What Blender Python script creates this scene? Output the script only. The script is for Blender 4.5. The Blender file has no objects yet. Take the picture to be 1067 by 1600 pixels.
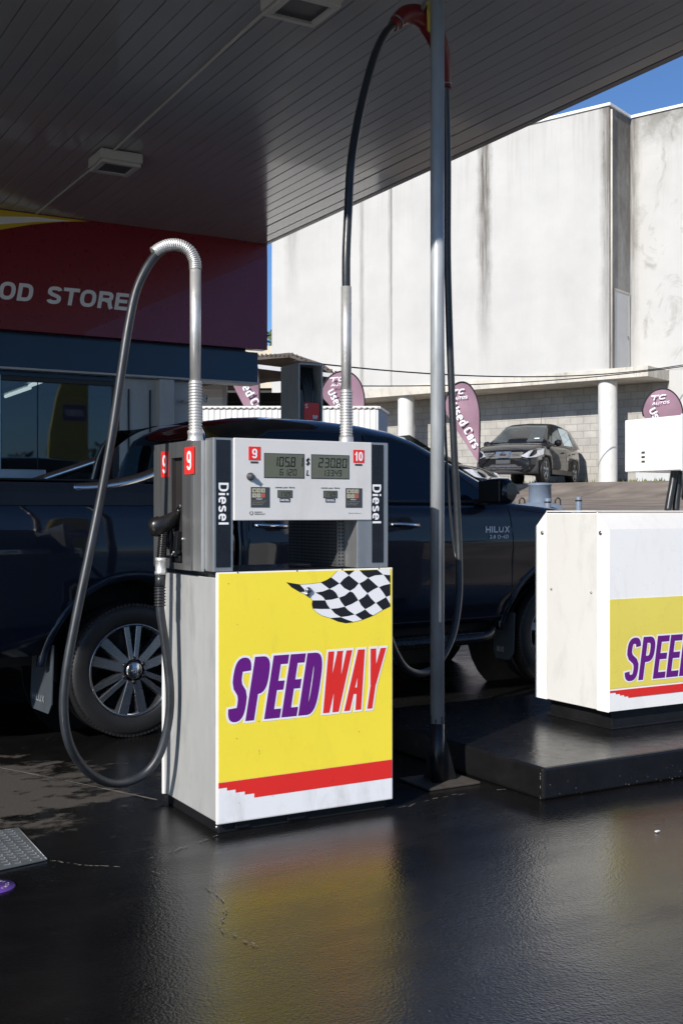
import bpy, bmesh, math, random
from mathutils import Vector, Matrix
R = math.radians
random.seed(7)
S = bpy.context.scene
COL = S.collection

# ---------------------------------------------------------------- camera
cam_d = bpy.data.cameras.new("camera")
cam = bpy.data.objects.new("camera", cam_d)
COL.objects.link(cam)
cam.location = (0, 0, 1.2)
cam.rotation_euler = (R(90), 0, R(-30))
cam_d.sensor_fit = 'VERTICAL'
cam_d.sensor_height = 36.0
cam_d.lens = 36.0 * 1787.0 / 1600.0
cam_d.clip_start = 0.05
cam_d.clip_end = 1500
S.camera = cam

# ---------------------------------------------------------------- light
SUN_EL = R(29.5)
SX, SY = -0.870, -0.492                      # horizontal direction towards the sun
world = bpy.data.worlds.new("World")
S.world = world
world.use_nodes = True
wn = world.node_tree
bg = wn.nodes["Background"]
sky = wn.nodes.new("ShaderNodeTexSky")
sky.sky_type = 'NISHITA'
sky.sun_disc = False
sky.sun_elevation = SUN_EL
sky.sun_rotation = math.atan2(SX, SY)
sky.air_density = 0.9
sky.dust_density = 0.3
sky.ozone_density = 3.5
tint = wn.nodes.new("ShaderNodeMix"); tint.data_type = 'RGBA'; tint.blend_type = 'MULTIPLY'
tint.inputs[0].default_value = 1; tint.inputs[7].default_value = (.72, .90, 1.12, 1)     # clear, deep blue winter sky
wn.links.new(sky.outputs[0], tint.inputs[6]); wn.links.new(tint.outputs[2], bg.inputs[0])
bg.inputs[1].default_value = 0.09
sun_d = bpy.data.lights.new("sun", 'SUN')
sun_d.energy = 4.8
sun_d.angle = R(0.53)
sun_d.color = (1.0, 0.95, 0.88)
sun = bpy.data.objects.new("sun", sun_d)
COL.objects.link(sun)
sd = Vector((SX * math.cos(SUN_EL), SY * math.cos(SUN_EL), math.sin(SUN_EL)))
sun.rotation_euler = sd.to_track_quat('Z', 'Y').to_euler()
sun.location = sd * 60
S.view_settings.view_transform = 'Standard'
S.view_settings.look = 'None'
S.view_settings.exposure = 0.3
S.view_settings.gamma = 1.0
S.cycles.max_bounces = 8
S.cycles.use_denoising = True

# ---------------------------------------------------------------- helpers
OFFS = {}

def V3(*a): return Vector(a)

def thing(name, label, cat, loc=(0, 0, 0), rotz=0.0, group=None, world_coords=False):
    o = bpy.data.objects.new(name, None)
    o.empty_display_size = 0.2
    COL.objects.link(o)
    o.location = loc
    o.rotation_euler = (0, 0, rotz)
    o['label'] = label
    o['category'] = cat
    if group: o['group'] = group
    if world_coords: OFFS[o.name] = Vector(loc)
    return o

def tag(o, label=None, cat=None, group=None, kind=None):
    for k, v in (('label', label), ('category', cat), ('group', group), ('kind', kind)):
        if v: o[k] = v
    return o

def root_off(o):
    while o is not None:
        if o.name in OFFS: return OFFS[o.name]
        o = o.parent
    return Vector((0, 0, 0))

def link_mesh(name, me, parent=None, shift=True):
    o = bpy.data.objects.new(name, me)
    COL.objects.link(o)
    if parent is not None:
        if shift:
            off = root_off(parent)
            if off.length: me.transform(Matrix.Translation(-off))
        o.parent = parent
    return o

class MB:
    def __init__(s):
        s.v = []; s.f = []; s.sm = []; s.mi = []; s.m = 0
    def _add(s, vs, fs, smooth=False):
        b = len(s.v)
        s.v += [tuple(p) for p in vs]
        for f in fs:
            s.f.append([b + i for i in f]); s.sm.append(smooth); s.mi.append(s.m)
        return s
    def box(s, x0, x1, y0, y1, z0, z1):
        vs = [(x, y, z) for x in (x0, x1) for y in (y0, y1) for z in (z0, z1)]
        return s._add(vs, [(0, 1, 3, 2), (4, 6, 7, 5), (0, 4, 5, 1), (2, 3, 7, 6), (0, 2, 6, 4), (1, 5, 7, 3)])
    def obox(s, c, ax, ay, az):
        c = Vector(c); ax = Vector(ax); ay = Vector(ay); az = Vector(az)
        vs = [c + ax * i + ay * j + az * k for i in (-1, 1) for j in (-1, 1) for k in (-1, 1)]
        return s._add(vs, [(0, 1, 3, 2), (4, 6, 7, 5), (0, 4, 5, 1), (2, 3, 7, 6), (0, 2, 6, 4), (1, 5, 7, 3)])
    def poly(s, pts): return s._add(pts, [tuple(range(len(pts)))])
    def prism(s, pts, vec, smooth=False):
        n = len(pts); vec = Vector(vec); a = [Vector(p) for p in pts]; b = [p + vec for p in a]
        fs = [tuple(range(n))[::-1], tuple(range(n, 2 * n))]
        s._add(a + b, fs)
        base = len(s.v) - 2 * n
        for i in range(n):
            j = (i + 1) % n
            s.f.append([base + i, base + j, base + n + j, base + n + i]); s.sm.append(smooth); s.mi.append(s.m)
        return s
    def tube(s, path, r, n=12, caps=True, smooth=True):
        P = [Vector(p) for p in path]; m = len(P)
        rs = r if isinstance(r, (list, tuple)) else [r] * m
        T = []
        for i in range(m):
            t = (P[min(i + 1, m - 1)] - P[max(i - 1, 0)])
            T.append(t.normalized())
        ref = Vector((0, 0, 1)) if abs(T[0].z) < 0.9 else Vector((1, 0, 0))
        N = (ref - T[0] * ref.dot(T[0])).normalized()
        vs = []
        for i in range(m):
            N = (N - T[i] * N.dot(T[i]))
            N.normalize()
            B = T[i].cross(N)
            for k in range(n):
                a = 2 * math.pi * k / n
                vs.append(P[i] + (N * math.cos(a) + B * math.sin(a)) * rs[i])
        fs = []
        for i in range(m - 1):
            for k in range(n):
                k2 = (k + 1) % n
                fs.append((i * n + k, i * n + k2, (i + 1) * n + k2, (i + 1) * n + k))
        s._add(vs, fs, smooth)
        if caps:
            s._add(vs[:n], [tuple(range(n))[::-1]])
            s._add(vs[-n:], [tuple(range(n))])
        return s
    def lathe(s, c, axis, prof, n=32, smooth=True, arc=None):
        # prof: list of (r, h) along axis
        c = Vector(c); ax = Vector(axis).normalized()
        ref = Vector((0, 0, 1)) if abs(ax.z) < 0.9 else Vector((1, 0, 0))
        u = (ref - ax * ref.dot(ax)).normalized(); w = ax.cross(u)
        vs = []
        for (r, h) in prof:
            for k in range(n):
                a = 2 * math.pi * k / n
                vs.append(c + ax * h + (u * math.cos(a) + w * math.sin(a)) * r)
        fs = []
        for i in range(len(prof) - 1):
            for k in range(n):
                k2 = (k + 1) % n
                fs.append((i * n + k, i * n + k2, (i + 1) * n + k2, (i + 1) * n + k))
        return s._add(vs, fs, smooth)
    def ribbon(s, pts, nrm, w):
        P = [Vector(p) for p in pts]; nrm = Vector(nrm)
        vs = []
        for i, p in enumerate(P):
            t = (P[min(i + 1, len(P) - 1)] - P[max(i - 1, 0)]).normalized()
            q = nrm.cross(t).normalized() * (w / 2)
            vs += [p + q, p - q]
        return s._add(vs, [(2 * i, 2 * i + 1, 2 * i + 3, 2 * i + 2) for i in range(len(P) - 1)])
    def loft(s, secs, smooth=True, closed=False, caps=True):
        n = len(secs[0]); vs = [p for q in secs for p in q]
        fs = []
        rng = n if closed else n - 1
        for i in range(len(secs) - 1):
            for k in range(rng):
                k2 = (k + 1) % n
                fs.append((i * n + k, i * n + k2, (i + 1) * n + k2, (i + 1) * n + k))
        s._add(vs, fs, smooth)
        if caps:
            s._add(secs[0], [tuple(range(n))[::-1]])
            s._add(secs[-1], [tuple(range(n))])
        return s
    def mesh(s, name):
        me = bpy.data.meshes.new(name)
        me.from_pydata(s.v, [], s.f)
        me.polygons.foreach_set('use_smooth', s.sm)
        me.polygons.foreach_set('material_index', s.mi)
        me.update()
        return me
    def build(s, name, mats, parent=None, bevel=0, seg=2, merge=True, shift=True):
        me = s.mesh(name)
        for m in (mats if isinstance(mats, (list, tuple)) else [mats]): me.materials.append(m)
        bm = bmesh.new(); bm.from_mesh(me)
        if merge: bmesh.ops.remove_doubles(bm, verts=bm.verts, dist=1e-5)
        bmesh.ops.recalc_face_normals(bm, faces=bm.faces)
        if bevel:
            es = [e for e in bm.edges if len(e.link_faces) == 2 and e.calc_face_angle(0) > R(35)]
            bmesh.ops.bevel(bm, geom=es, offset=bevel, segments=seg, affect='EDGES', profile=0.5, clamp_overlap=True)
        bm.to_mesh(me); bm.free()
        return link_mesh(name, me, parent, shift)

def spline(pts, k=6):
    P = [Vector(p) for p in pts]; out = []
    for i in range(len(P) - 1):
        p0 = P[max(i - 1, 0)]; p1 = P[i]; p2 = P[i + 1]; p3 = P[min(i + 2, len(P) - 1)]
        for j in range(k):
            t = j / k
            out.append(0.5 * ((2 * p1) + (-p0 + p2) * t + (2 * p0 - 5 * p1 + 4 * p2 - p3) * t * t + (-p0 + 3 * p1 - 3 * p2 + p3) * t ** 3))
    out.append(P[-1])
    return out

def resample(path, step):
    P = [Vector(p) for p in path]; out = [P[0]]; acc = 0
    for a, b in zip(P, P[1:]):
        L = (b - a).length; d = step - acc
        while d <= L:
            out.append(a + (b - a) * (d / L)); d += step
        acc = L - (d - step)
    return out

def text(name, body, mat, parent, org, ux, uy, w, h, shear=0, bold=0.0, thick=0.0, space=1.0, shift=True):
    c = bpy.data.curves.new("t", 'FONT'); c.body = body; c.offset = bold
    c.space_character = space; c.extrude = 0; c.resolution_u = 4
    o = bpy.data.objects.new("t", c); COL.objects.link(o)
    me = bpy.data.meshes.new_from_object(o.evaluated_get(bpy.context.evaluated_depsgraph_get()))
    bpy.data.objects.remove(o); bpy.data.curves.remove(c)
    ys = [v.co.y for v in me.vertices]
    y0, y1 = min(ys), max(ys)
    for v in me.vertices: v.co.x += shear * (v.co.y - y0)
    xs = [v.co.x for v in me.vertices]; x0, x1 = min(xs), max(xs)
    org = Vector(org); ux = Vector(ux).normalized(); uy = Vector(uy).normalized(); nz = ux.cross(uy)
    if thick:
        bm = bmesh.new(); bm.from_mesh(me)
        r = bmesh.ops.extrude_face_region(bm, geom=list(bm.faces))
        for e in r['geom']:
            if isinstance(e, bmesh.types.BMVert): e.co.z += thick
        bm.to_mesh(me); bm.free()
    for v in me.vertices:
        a = (v.co.x - x0) / (x1 - x0) * w; b = (v.co.y - y0) / (y1 - y0) * h
        v.co = org + ux * a + uy * b + nz * v.co.z
    me.materials.clear(); me.materials.append(mat)
    return link_mesh(name, me, parent, shift)


# stroke lettering: 'c' = centre-line stroke, 'b' = slanted bar cut level at both ends (x0,y0,x1,y1 at left edges)
def arc(cx, cy, rx, ry, a0, a1, n=12):
    return [(cx + rx * math.cos(R(a0 + (a1 - a0) * i / n)), cy + ry * math.sin(R(a0 + (a1 - a0) * i / n))) for i in range(n + 1)]
def sq(cx, cy, rx, ry, a0, a1, n=16, e=.72):
    out = []
    for i in range(n + 1):
        a = R(a0 + (a1 - a0) * i / n); c, s_ = math.cos(a), math.sin(a)
        out.append((cx + rx * math.copysign(abs(c) ** e, c), cy + ry * math.copysign(abs(s_) ** e, s_)))
    return out
GL = {
 'A': (.9, [('b', 0, 0, .34, 1), ('b', .76, 0, .42, 1), ('c', [(.2, .30), (.8, .30)])]),
 'C': (.8, [('c', sq(.5, .5, .5, .5, 38, 322, 26))]),
 'D': (.8, [('c', [(0, 1), (0, 0)]), ('c', [(0, 1), (.42, 1)] + sq(.42, .5, .58, .5, 88, -88, 18) + [(.42, 0), (0, 0)])]),
 'E': (.68, [('c', [(0, 1), (0, 0)]), ('c', [(0, 1), (1.05, 1)]), ('c', [(0, .52), (.95, .52)]), ('c', [(0, 0), (1.05, 0)])]),
 'F': (.66, [('c', [(0, 1), (0, 0)]), ('c', [(0, 1), (1.05, 1)]), ('c', [(0, .50), (.9, .50)])]),
 'G': (.85, [('c', sq(.5, .5, .5, .5, 38, 330, 26)), ('c', [(1, 0), (1, .45), (.55, .45)])]),
 'H': (.8, [('c', [(0, 1), (0, 0)]), ('c', [(1, 1), (1, 0)]), ('c', [(0, .5), (1, .5)])]),
 'I': (.22, [('c', [(.5, 1), (.5, 0)])]),
 'K': (.8, [('c', [(0, 1), (0, 0)]), ('b', .62, 0, .1, .6), ('b', .05, .35, .58, 1)]),
 'L': (.66, [('c', [(0, 1), (0, 0), (1.05, 0)])]),
 'M': (.95, [('c', [(0, 1), (0, 0)]), ('c', [(1, 1), (1, 0)]), ('b', .38, .1, .04, 1), ('b', .42, .1, .74, 1)]),
 'N': (.8, [('c', [(0, 1), (0, 0)]), ('c', [(1, 1), (1, 0)]), ('b', .72, 0, .02, 1)]),
 'O': (.85, [('c', sq(.5, .5, .5, .5, 0, 360, 32, .8))]),
 'P': (.74, [('c', [(0, 1), (0, 0)]), ('c', [(0, 1), (.45, 1)] + sq(.45, .74, .55, .26, 88, -88, 14) + [(.45, .48), (0, .48)])]),
 'R': (.8, [('c', [(0, 1), (0, 0)]), ('c', [(0, 1), (.48, 1)] + sq(.48, .76, .5, .24, 88, -88, 14) + [(.48, .52), (0, .52)]), ('c', [(.55, .50), (.88, .38), (.94, .12), (1.02, 0)])]),
 'S': (.74, [('c', sq(.5, .755, .5, .245, 12, 180, 14) + [(.03, .66), (.22, .56), (.5, .5), (.78, .44), (.97, .34)] + sq(.5, .245, .5, .245, 0, -168, 14))]),
 'T': (.74, [('c', [(-.1, 1), (1.1, 1)]), ('c', [(.5, 1), (.5, 0)])]),
 'U': (.8, [('c', [(0, 1), (0, .35)] + sq(.5, .35, .5, .35, 182, 358, 14) + [(1, .35), (1, 1)])]),
 'V': (.85, [('b', .36, 0, 0, 1), ('b', .38, 0, .76, 1)]),
 'W': (1.25, [('b', .17, 0, .0, 1), ('b', .19, 0, .42, 1), ('b', .60, 0, .40, 1), ('b', .62, 0, .84, 1)]),
 'X': (.85, [('b', 0, 0, .72, 1), ('b', .72, 0, 0, 1)]),
 'Y': (.85, [('b', .37, .4, 0, 1), ('b', .37, .4, .74, 1), ('c', [(.5, .5), (.5, 0)])]),
 'a': (.62, [('c', [(0.06, .50), (.2, .68), (.7, .70), (.95, .55), (.95, 0)]), ('c', [(.95, .40), (.3, .36), (.02, .22), (.06, .04), (.4, -.02), (.8, .06), (.95, .2)])]),
 'd': (.66, [('c', [(1, 1), (1, 0)]), ('c', sq(.5, .34, .5, .36, 0, 360, 24))]),
 'e': (.66, [('c', [(.0, .36), (1, .36)] + sq(.5, .34, .5, .36, 10, 310, 24)), ]),
 'i': (.2, [('c', [(.5, .57), (.5, 0)]), ('c', [(.5, 1), (.5, .985)])]),
 'n': (.62, [('c', [(0, .70), (0, 0)]), ('c', [(0, .5), (.3, .68), (.7, .70), (1, .5), (1, 0)])]),
 'l': (.2, [('c', [(.5, 1), (.5, 0)])]),
 'r': (.42, [('c', [(0, .70), (0, 0)]), ('c', [(0, .42), (.25, .64), (1.1, .68)])]),
 's': (.6, [('c', sq(.5, .53, .5, .17, 20, 180, 10) + [(.1, .44), (.5, .36), (.9, .28)] + sq(.5, .17, .5, .19, 10, -165, 10))]),
 'u': (.62, [('c', [(0, .70), (0, .22)] + sq(.5, .22, .5, .24, 182, 358, 10) + [(1, .22)]), ('c', [(1, .70), (1, 0)])]),
 '0': (.62, [('c', sq(.5, .5, .5, .5, 0, 360, 28, .85))]),
 '1': (.42, [('c', [(.8, 1), (.8, 0)]), ('c', [(.0, .76), (.5, .82), (.8, 1)])]),
 '2': (.62, [('c', sq(.5, .74, .5, .26, 170, 0, 12) + [(.9, .55), (.4, .3), (.05, .02)]), ('c', [(0, 0), (1.05, 0)])]),
 '4': (.66, [('c', [(.75, 0), (.75, 1), (.0, .3), (1.1, .3)])]),
 '8': (.62, [('c', sq(.5, .77, .42, .23, 0, 360, 20, .85)), ('c', sq(.5, .27, .5, .27, 0, 360, 20, .85))]),
 '9': (.62, [('c', sq(.5, .72, .48, .28, 0, 360, 24, .85)), ('c', [(.98, .72), (.98, .40)] + sq(.48, .30, .5, .30, 20, -160, 12, .85))]),
 '$': (.62, [('c', sq(.5, .72, .5, .18, 12, 180, 10) + [(.2, .56), (.8, .44)] + sq(.5, .28, .5, .18, 0, -168, 10)), ('c', [(.5, 1.08), (.5, -.08)])]),
 '-': (.4, [('c', [(0, .45), (1, .45)])]), '.': (.18, [('c', [(.5, .12), (.5, 0)])]), ' ': (.32, []),
}
def letters(name, body, mat, parent, org, ux, uy, w, h, shear=0, t=.2, th=None, gap=.1, grow=0.0, lift=0.00003, thick=0):
    """lettering of bold strokes fitted to a w x h rectangle; grow widens every stroke (for outlines)"""
    th = th or t
    tot = 0; xs = []
    for ch in body:
        gw = GL[ch][0]; xs.append(tot); tot += gw + gap
    tot -= gap; sx = (w - abs(shear) * h) / tot
    org = Vector(org); ux = Vector(ux).normalized(); uy = Vector(uy).normalized(); nz = ux.cross(uy)
    mb = MB(); k = [0]
    tx = t * h / sx * 1.0          # stroke width in glyph x units so that it measures t*h
    def put(pts):
        k[0] += 1; z = (k[0] % 9) * lift
        q = [org + ux * (x + shear * y) + uy * y + nz * z for x, y in pts]
        if thick: mb.prism(q, nz * thick)
        else: mb.poly(q)
    for ch, x0 in zip(body, xs):
        gw, strokes = GL[ch]
        for s_ in strokes:
            if s_[0] == 'b':
                a0, b0, a1, b1 = s_[1:]
                def X(a): return (x0 + a * gw) * sx
                bwid = t * h * 1.12
                span = gw * sx
                # positions a are left edges in a glyph whose bar is 24 % wide: remap to the real bar width
                amax = max(max(q[1], q[3]) for q in strokes if q[0] == 'b')
                def XX(a): return x0 * sx + a / amax * (span - bwid)
                pts = [(XX(a0) - grow, b0 * h - (grow if b0 == 0 else 0)), (XX(a0) + bwid + grow, b0 * h - (grow if b0 == 0 else 0)), (XX(a1) + bwid + grow, b1 * h + (grow if b1 == 1 else 0)), (XX(a1) - grow, b1 * h + (grow if b1 == 1 else 0))]
                if len([0 for _ in '']) == 0: put(pts)
            else:
                hx, hy = t * h / 2, th * h / 2
                C = [(x0 * sx + hx + a * (gw * sx - 2 * hx), hy + b * (h - 2 * hy)) for a, b in s_[1]]
                C = [c for i, c in enumerate(C) if i == 0 or (abs(c[0] - C[i - 1][0]) + abs(c[1] - C[i - 1][1])) > 1e-6]
                n = len(C); closed = abs(C[0][0] - C[-1][0]) < 1e-5 and abs(C[0][1] - C[-1][1]) < 1e-5
                nr = []
                for i in range(n):
                    if closed: pa, pb, pc = C[(i - 1) if i else n - 2], C[i], C[(i + 1) if i < n - 1 else 1]
                    else: pa, pb, pc = C[max(i - 1, 0)], C[i], C[min(i + 1, n - 1)]
                    def dn(p, q):
                        dx, dy = q[0] - p[0], q[1] - p[1]; L = math.hypot(dx, dy)
                        return (dx / L, dy / L) if L > 1e-9 else None
                    d1 = dn(pa, pb) or dn(pb, pc); d2 = dn(pb, pc) or d1
                    nx, ny = -(d1[1] + d2[1]), d1[0] + d2[0]; L = math.hypot(nx, ny) or 1
                    nx /= L; ny /= L
                    co = max(.5, nx * -d1[1] + ny * d1[0])
                    wx = (hx + grow); wy = (hy + grow)
                    nr.append((nx * wx / co, ny * wy / co, d1))
                ext0 = 0 if closed else 1
                L_ = [(c[0] + a[0], c[1] + a[1]) for c, a in zip(C, nr)]; R_ = [(c[0] - a[0], c[1] - a[1]) for c, a in zip(C, nr)]
                if ext0 and not (len(C) > 8):     # straight strokes reach half a width past their ends
                    for i, sg in ((0, -1), (n - 1, 1)):
                        d = nr[i][2]; ex, ey = d[0] * (hx + grow) * sg, d[1] * (hy + grow) * sg
                        L_[i] = (L_[i][0] + ex, L_[i][1] + ey); R_[i] = (R_[i][0] + ex, R_[i][1] + ey)
                elif ext0 and grow:
                    for i, sg in ((0, -1), (n - 1, 1)):
                        d = nr[i][2] if i else ((C[1][0] - C[0][0]) / math.dist(C[0], C[1]), (C[1][1] - C[0][1]) / math.dist(C[0], C[1]))
                        L_[i] = (L_[i][0] + d[0] * grow * sg, L_[i][1] + d[1] * grow * sg); R_[i] = (R_[i][0] + d[0] * grow * sg, R_[i][1] + d[1] * grow * sg)
                k[0] += 1; z = (k[0] % 9) * lift
                if thick:
                    for i in range(n - 1):
                        k[0] += 0
                        q = [org + ux * (x + shear * y) + uy * y + nz * z for x, y in (R_[i], R_[i + 1], L_[i + 1], L_[i])]
                        mb.prism(q, nz * thick)
                else:
                    vs = []
                    for p, q in zip(L_, R_):
                        vs += [org + ux * (p[0] + shear * p[1]) + uy * p[1] + nz * z, org + ux * (q[0] + shear * q[1]) + uy * q[1] + nz * z]
                    vs = [v + nz * (j * 1.5e-6) for j, v in enumerate(vs)]
                    mb._add(vs, [(2 * i, 2 * i + 1, 2 * i + 3, 2 * i + 2) for i in range(n - 1)])
    return mb.build(name, mat, parent, merge=False)

SEG = {'0': 'abcdef', '1': 'bc', '2': 'abged', '3': 'abgcd', '4': 'fgbc', '5': 'afgcd', '6': 'afgedc', '7': 'abc', '8': 'abcdefg', '9': 'abcdfg'}
def digits(mb, s, x, y, z, w, h, gap):
    t = h * 0.11
    for ch in s:
        if ch == '.':
            mb.poly([(x - gap * .7, y, z), (x - gap * .7 + t, y, z), (x - gap * .7 + t, y, z + t), (x - gap * .7, y, z + t)]); continue
        if ch != ' ':
            sh = 0.06
            def q(a0, a1, b0, b1):
                mb.poly([(x + a0 * w + sh * b0 * h, y, z + b0 * h), (x + a1 * w + sh * b0 * h, y, z + b0 * h), (x + a1 * w + sh * b1 * h, y, z + b1 * h), (x + a0 * w + sh * b1 * h, y, z + b1 * h)])
            tw = t / w; th = t / h
            for g in SEG[ch]:
                if g == 'a': q(.1, .9, 1 - th, 1)
                if g == 'd': q(.1, .9, 0, th)
                if g == 'g': q(.12, .88, .5 - th / 2, .5 + th / 2)
                if g == 'f': q(0, tw, .53, .97)
                if g == 'e': q(0, tw, .03, .47)
                if g == 'b': q(1 - tw, 1, .53, .97)
                if g == 'c': q(1 - tw, 1, .03, .47)
        x += w + gap

# ---------------------------------------------------------------- materials
def N(nt, typ, **kw):
    n = nt.nodes.new(typ)
    for k, v in kw.items(): setattr(n, k, v)
    return n

def new_mat(name):
    m = bpy.data.materials.new(name); m.use_nodes = True
    nt = m.node_tree
    return m, nt, nt.nodes["Principled BSDF"]

def ramp(nt, fac, stops):
    r = N(nt, "ShaderNodeValToRGB")
    el = r.color_ramp.elements
    while len(el) < len(stops): el.new(0.5)
    for e, (p, c) in zip(el, stops):
        e.position = p; e.color = (c[0], c[1], c[2], 1) if isinstance(c, (tuple, list)) else (c, c, c, 1)
    nt.links.new(fac, r.inputs[0])
    return r.outputs[0]

def noise(nt, co, scale, detail=4, rough=.55, dist=0):
    n = N(nt, "ShaderNodeTexNoise")
    n.inputs['Scale'].default_value = scale; n.inputs['Detail'].default_value = detail
    n.inputs['Roughness'].default_value = rough; n.inputs['Distortion'].default_value = dist
    nt.links.new(co, n.inputs['Vector'])
    return n.outputs[0]

def mapping(nt, co, scale=(1, 1, 1), loc=(0, 0, 0)):
    m = N(nt, "ShaderNodeMapping")
    m.inputs['Scale'].default_value = scale; m.inputs['Location'].default_value = loc
    nt.links.new(co, m.inputs['Vector'])
    return m.outputs[0]

def mixc(nt, fac, a, b, mode='MIX'):
    m = N(nt, "ShaderNodeMix", data_type='RGBA', blend_type=mode)
    for sock, val in ((m.inputs[0], fac), (m.inputs[6], a), (m.inputs[7], b)):
        if isinstance(val, (int, float)): sock.default_value = val
        elif isinstance(val, (tuple, list)): sock.default_value = (val[0], val[1], val[2], 1)
        else: nt.links.new(val, sock)
    return m.outputs[2]

def math_(nt, op, a, b=None, c=None):
    m = N(nt, "ShaderNodeMath", operation=op)
    for i, v in enumerate((a, b, c)):
        if v is None: continue
        if isinstance(v, (int, float)): m.inputs[i].default_value = v
        else: nt.links.new(v, m.inputs[i])
    return m.outputs[0]

def bump(nt, bs, h, strength, dist=0.01):
    b = N(nt, "ShaderNodeBump")
    b.inputs['Strength'].default_value = strength; b.inputs['Distance'].default_value = dist
    nt.links.new(h, b.inputs['Height']); nt.links.new(b.outputs[0], bs.inputs['Normal'])
    return b

def obj_co(nt):
    return N(nt, "ShaderNodeTexCoord").outputs['Object']

def pm(name, col, rough=.5, metal=0, coat=0, var=.12, vs=3., bmp=0, bs=60., stretch=(1, 1, 1), rvar=.12, dirt=0, spec=.5):
    m, nt, b = new_mat(name)
    co = mapping(nt, obj_co(nt), stretch)
    n1 = noise(nt, co, vs, 5)
    lo = tuple(c * (1 - var) for c in col); hi = tuple(min(1, c * (1 + var)) for c in col)
    c = ramp(nt, n1, [(.3, lo), (.7, hi)])
    if dirt:
        d = noise(nt, mapping(nt, obj_co(nt), (1, 1, .35)), 9, 8, .7, .4)
        c = mixc(nt, math_(nt, 'MULTIPLY', ramp(nt, d, [(.52, 0), (.75, 1)]), dirt), c, (.10, .085, .06))
    nt.links.new(c, b.inputs['Base Color'])
    n2 = noise(nt, co, vs * 4, 4)
    mr = N(nt, "ShaderNodeMapRange")
    nt.links.new(n2, mr.inputs[0]); mr.inputs[3].default_value = max(0.02, rough - rvar); mr.inputs[4].default_value = min(1, rough + rvar)
    nt.links.new(mr.outputs[0], b.inputs['Roughness'])
    b.inputs['Metallic'].default_value = metal
    b.inputs['Coat Weight'].default_value = coat
    b.inputs['Coat Roughness'].default_value = .04
    b.inputs['Specular IOR Level'].default_value = spec
    if bmp: bump(nt, b, noise(nt, co, bs, 3), bmp, .003)
    return m

M = {}
M['yellow'] = pm("yellow_panel", (.92, .75, .06), .3, var=.03, vs=2, dirt=.12)
M['white_panel'] = pm("white_panel", (.80, .81, .83), .35, var=.03, vs=2, dirt=.25)
M['white_edge'] = pm("white_edge", (.78, .77, .74), .4, var=.04, dirt=.2)
M['red'] = pm("red_print", (.72, .03, .025), .3, var=.03)
M['purple'] = pm("purple_print", (.13, .012, .20), .3, var=.03)
M['black_print'] = pm("black_print", (.014, .014, .018), .35, var=.05)
M['white_print'] = pm("white_print", (.82, .82, .84), .35, var=.02)
M['grey_metal'] = pm("grey_painted_steel", (.44, .445, .44), .45, metal=.25, var=.10, vs=4, stretch=(1, 1, .3), dirt=.35)
M['steel'] = pm("brushed_steel", (.235, .235, .235), .36, metal=.75, var=.16, vs=14, stretch=(3, 3, .15), dirt=.4)
M['alu'] = pm("aluminium_trim", (.52, .52, .51), .36, metal=.8, var=.08, vs=8, stretch=(2, 2, .2), dirt=.2)
M['bright_alu'] = pm("bright_aluminium", (.60, .595, .58), .42, metal=.65, var=.08, vs=10)
M['counter'] = pm("dark_counter", (.05, .055, .06), .22, metal=.5, var=.2, vs=6)
M['black_strip'] = pm("black_strip", (.012, .014, .02), .28, var=.2, vs=10)
M['rubber'] = pm("hose_rubber", (.020, .023, .028), .42, var=.4, vs=9, bmp=.05)
M['rubber2'] = pm("dark_hose_rubber", (.02, .022, .025), .35, var=.2, vs=12, bmp=.05)
M['black_plastic'] = pm("black_plastic", (.009, .009, .009), .26, var=.2, vs=20)
M['dark'] = pm("dark_gap", (.008, .008, .009), .7, var=.2)
M['lcd'] = pm("lcd_glass", (.115, .125, .095), .12, var=.05, coat=.5)
M['lcd_small'] = pm("small_lcd_glass", (.10, .11, .085), .2, var=.05)
M['lcd_ink'] = pm("lcd_ink", (.008, .009, .008), .4)
M['key'] = pm("key_cream", (.42, .40, .30), .5)
M['label_grey'] = pm("label_grey", (.05, .055, .06), .4)
M['galv'] = pm("galvanised_steel", (.32, .34, .355), .44, metal=.2, var=.42, vs=5, stretch=(1, 1, .3), bmp=.15, bs=25, dirt=.25)
M['black_paint'] = pm("black_gloss_paint", (.010, .010, .011), .32, var=.3, vs=6, bmp=.3, bs=40)
M['hanger_red'] = pm("red_hanger", (.15, .010, .010), .4, var=.15)
M['strap'] = pm("yellow_strap", (.45, .33, .05), .7)
M['screw'] = pm("screw_steel", (.3, .31, .33), .3, metal=.9)

def brick_mat(name, c1, c2, mortar, scale, rough=.85):
    m, nt, b = new_mat(name)
    co = obj_co(nt)
    sx = N(nt, "ShaderNodeSeparateXYZ"); nt.links.new(co, sx.inputs[0])
    cb = N(nt, "ShaderNodeCombineXYZ"); nt.links.new(sx.outputs[0], cb.inputs[0]); nt.links.new(sx.outputs[2], cb.inputs[1])
    br = N(nt, "ShaderNodeTexBrick")
    nt.links.new(cb.outputs[0], br.inputs['Vector'])
    br.inputs['Color1'].default_value = (*c1, 1); br.inputs['Color2'].default_value = (*c2, 1); br.inputs['Mortar'].default_value = (*mortar, 1)
    br.inputs['Scale'].default_value = 1; br.inputs['Brick Width'].default_value = scale[0]; br.inputs['Row Height'].default_value = scale[1]
    br.inputs['Mortar Size'].default_value = .012
    n = noise(nt, co, 2.5, 6)
    c = mixc(nt, .5, br.outputs[0], ramp(nt, n, [(.3, (.55, .55, .55)), (.7, (1.1, 1.1, 1.1))]), 'MULTIPLY')
    nt.links.new(c, b.inputs['Base Color']); b.inputs['Roughness'].default_value = rough
    bump(nt, b, math_(nt, 'SUBTRACT', 1, br.outputs[1]), .6, .01)
    return m
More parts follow.
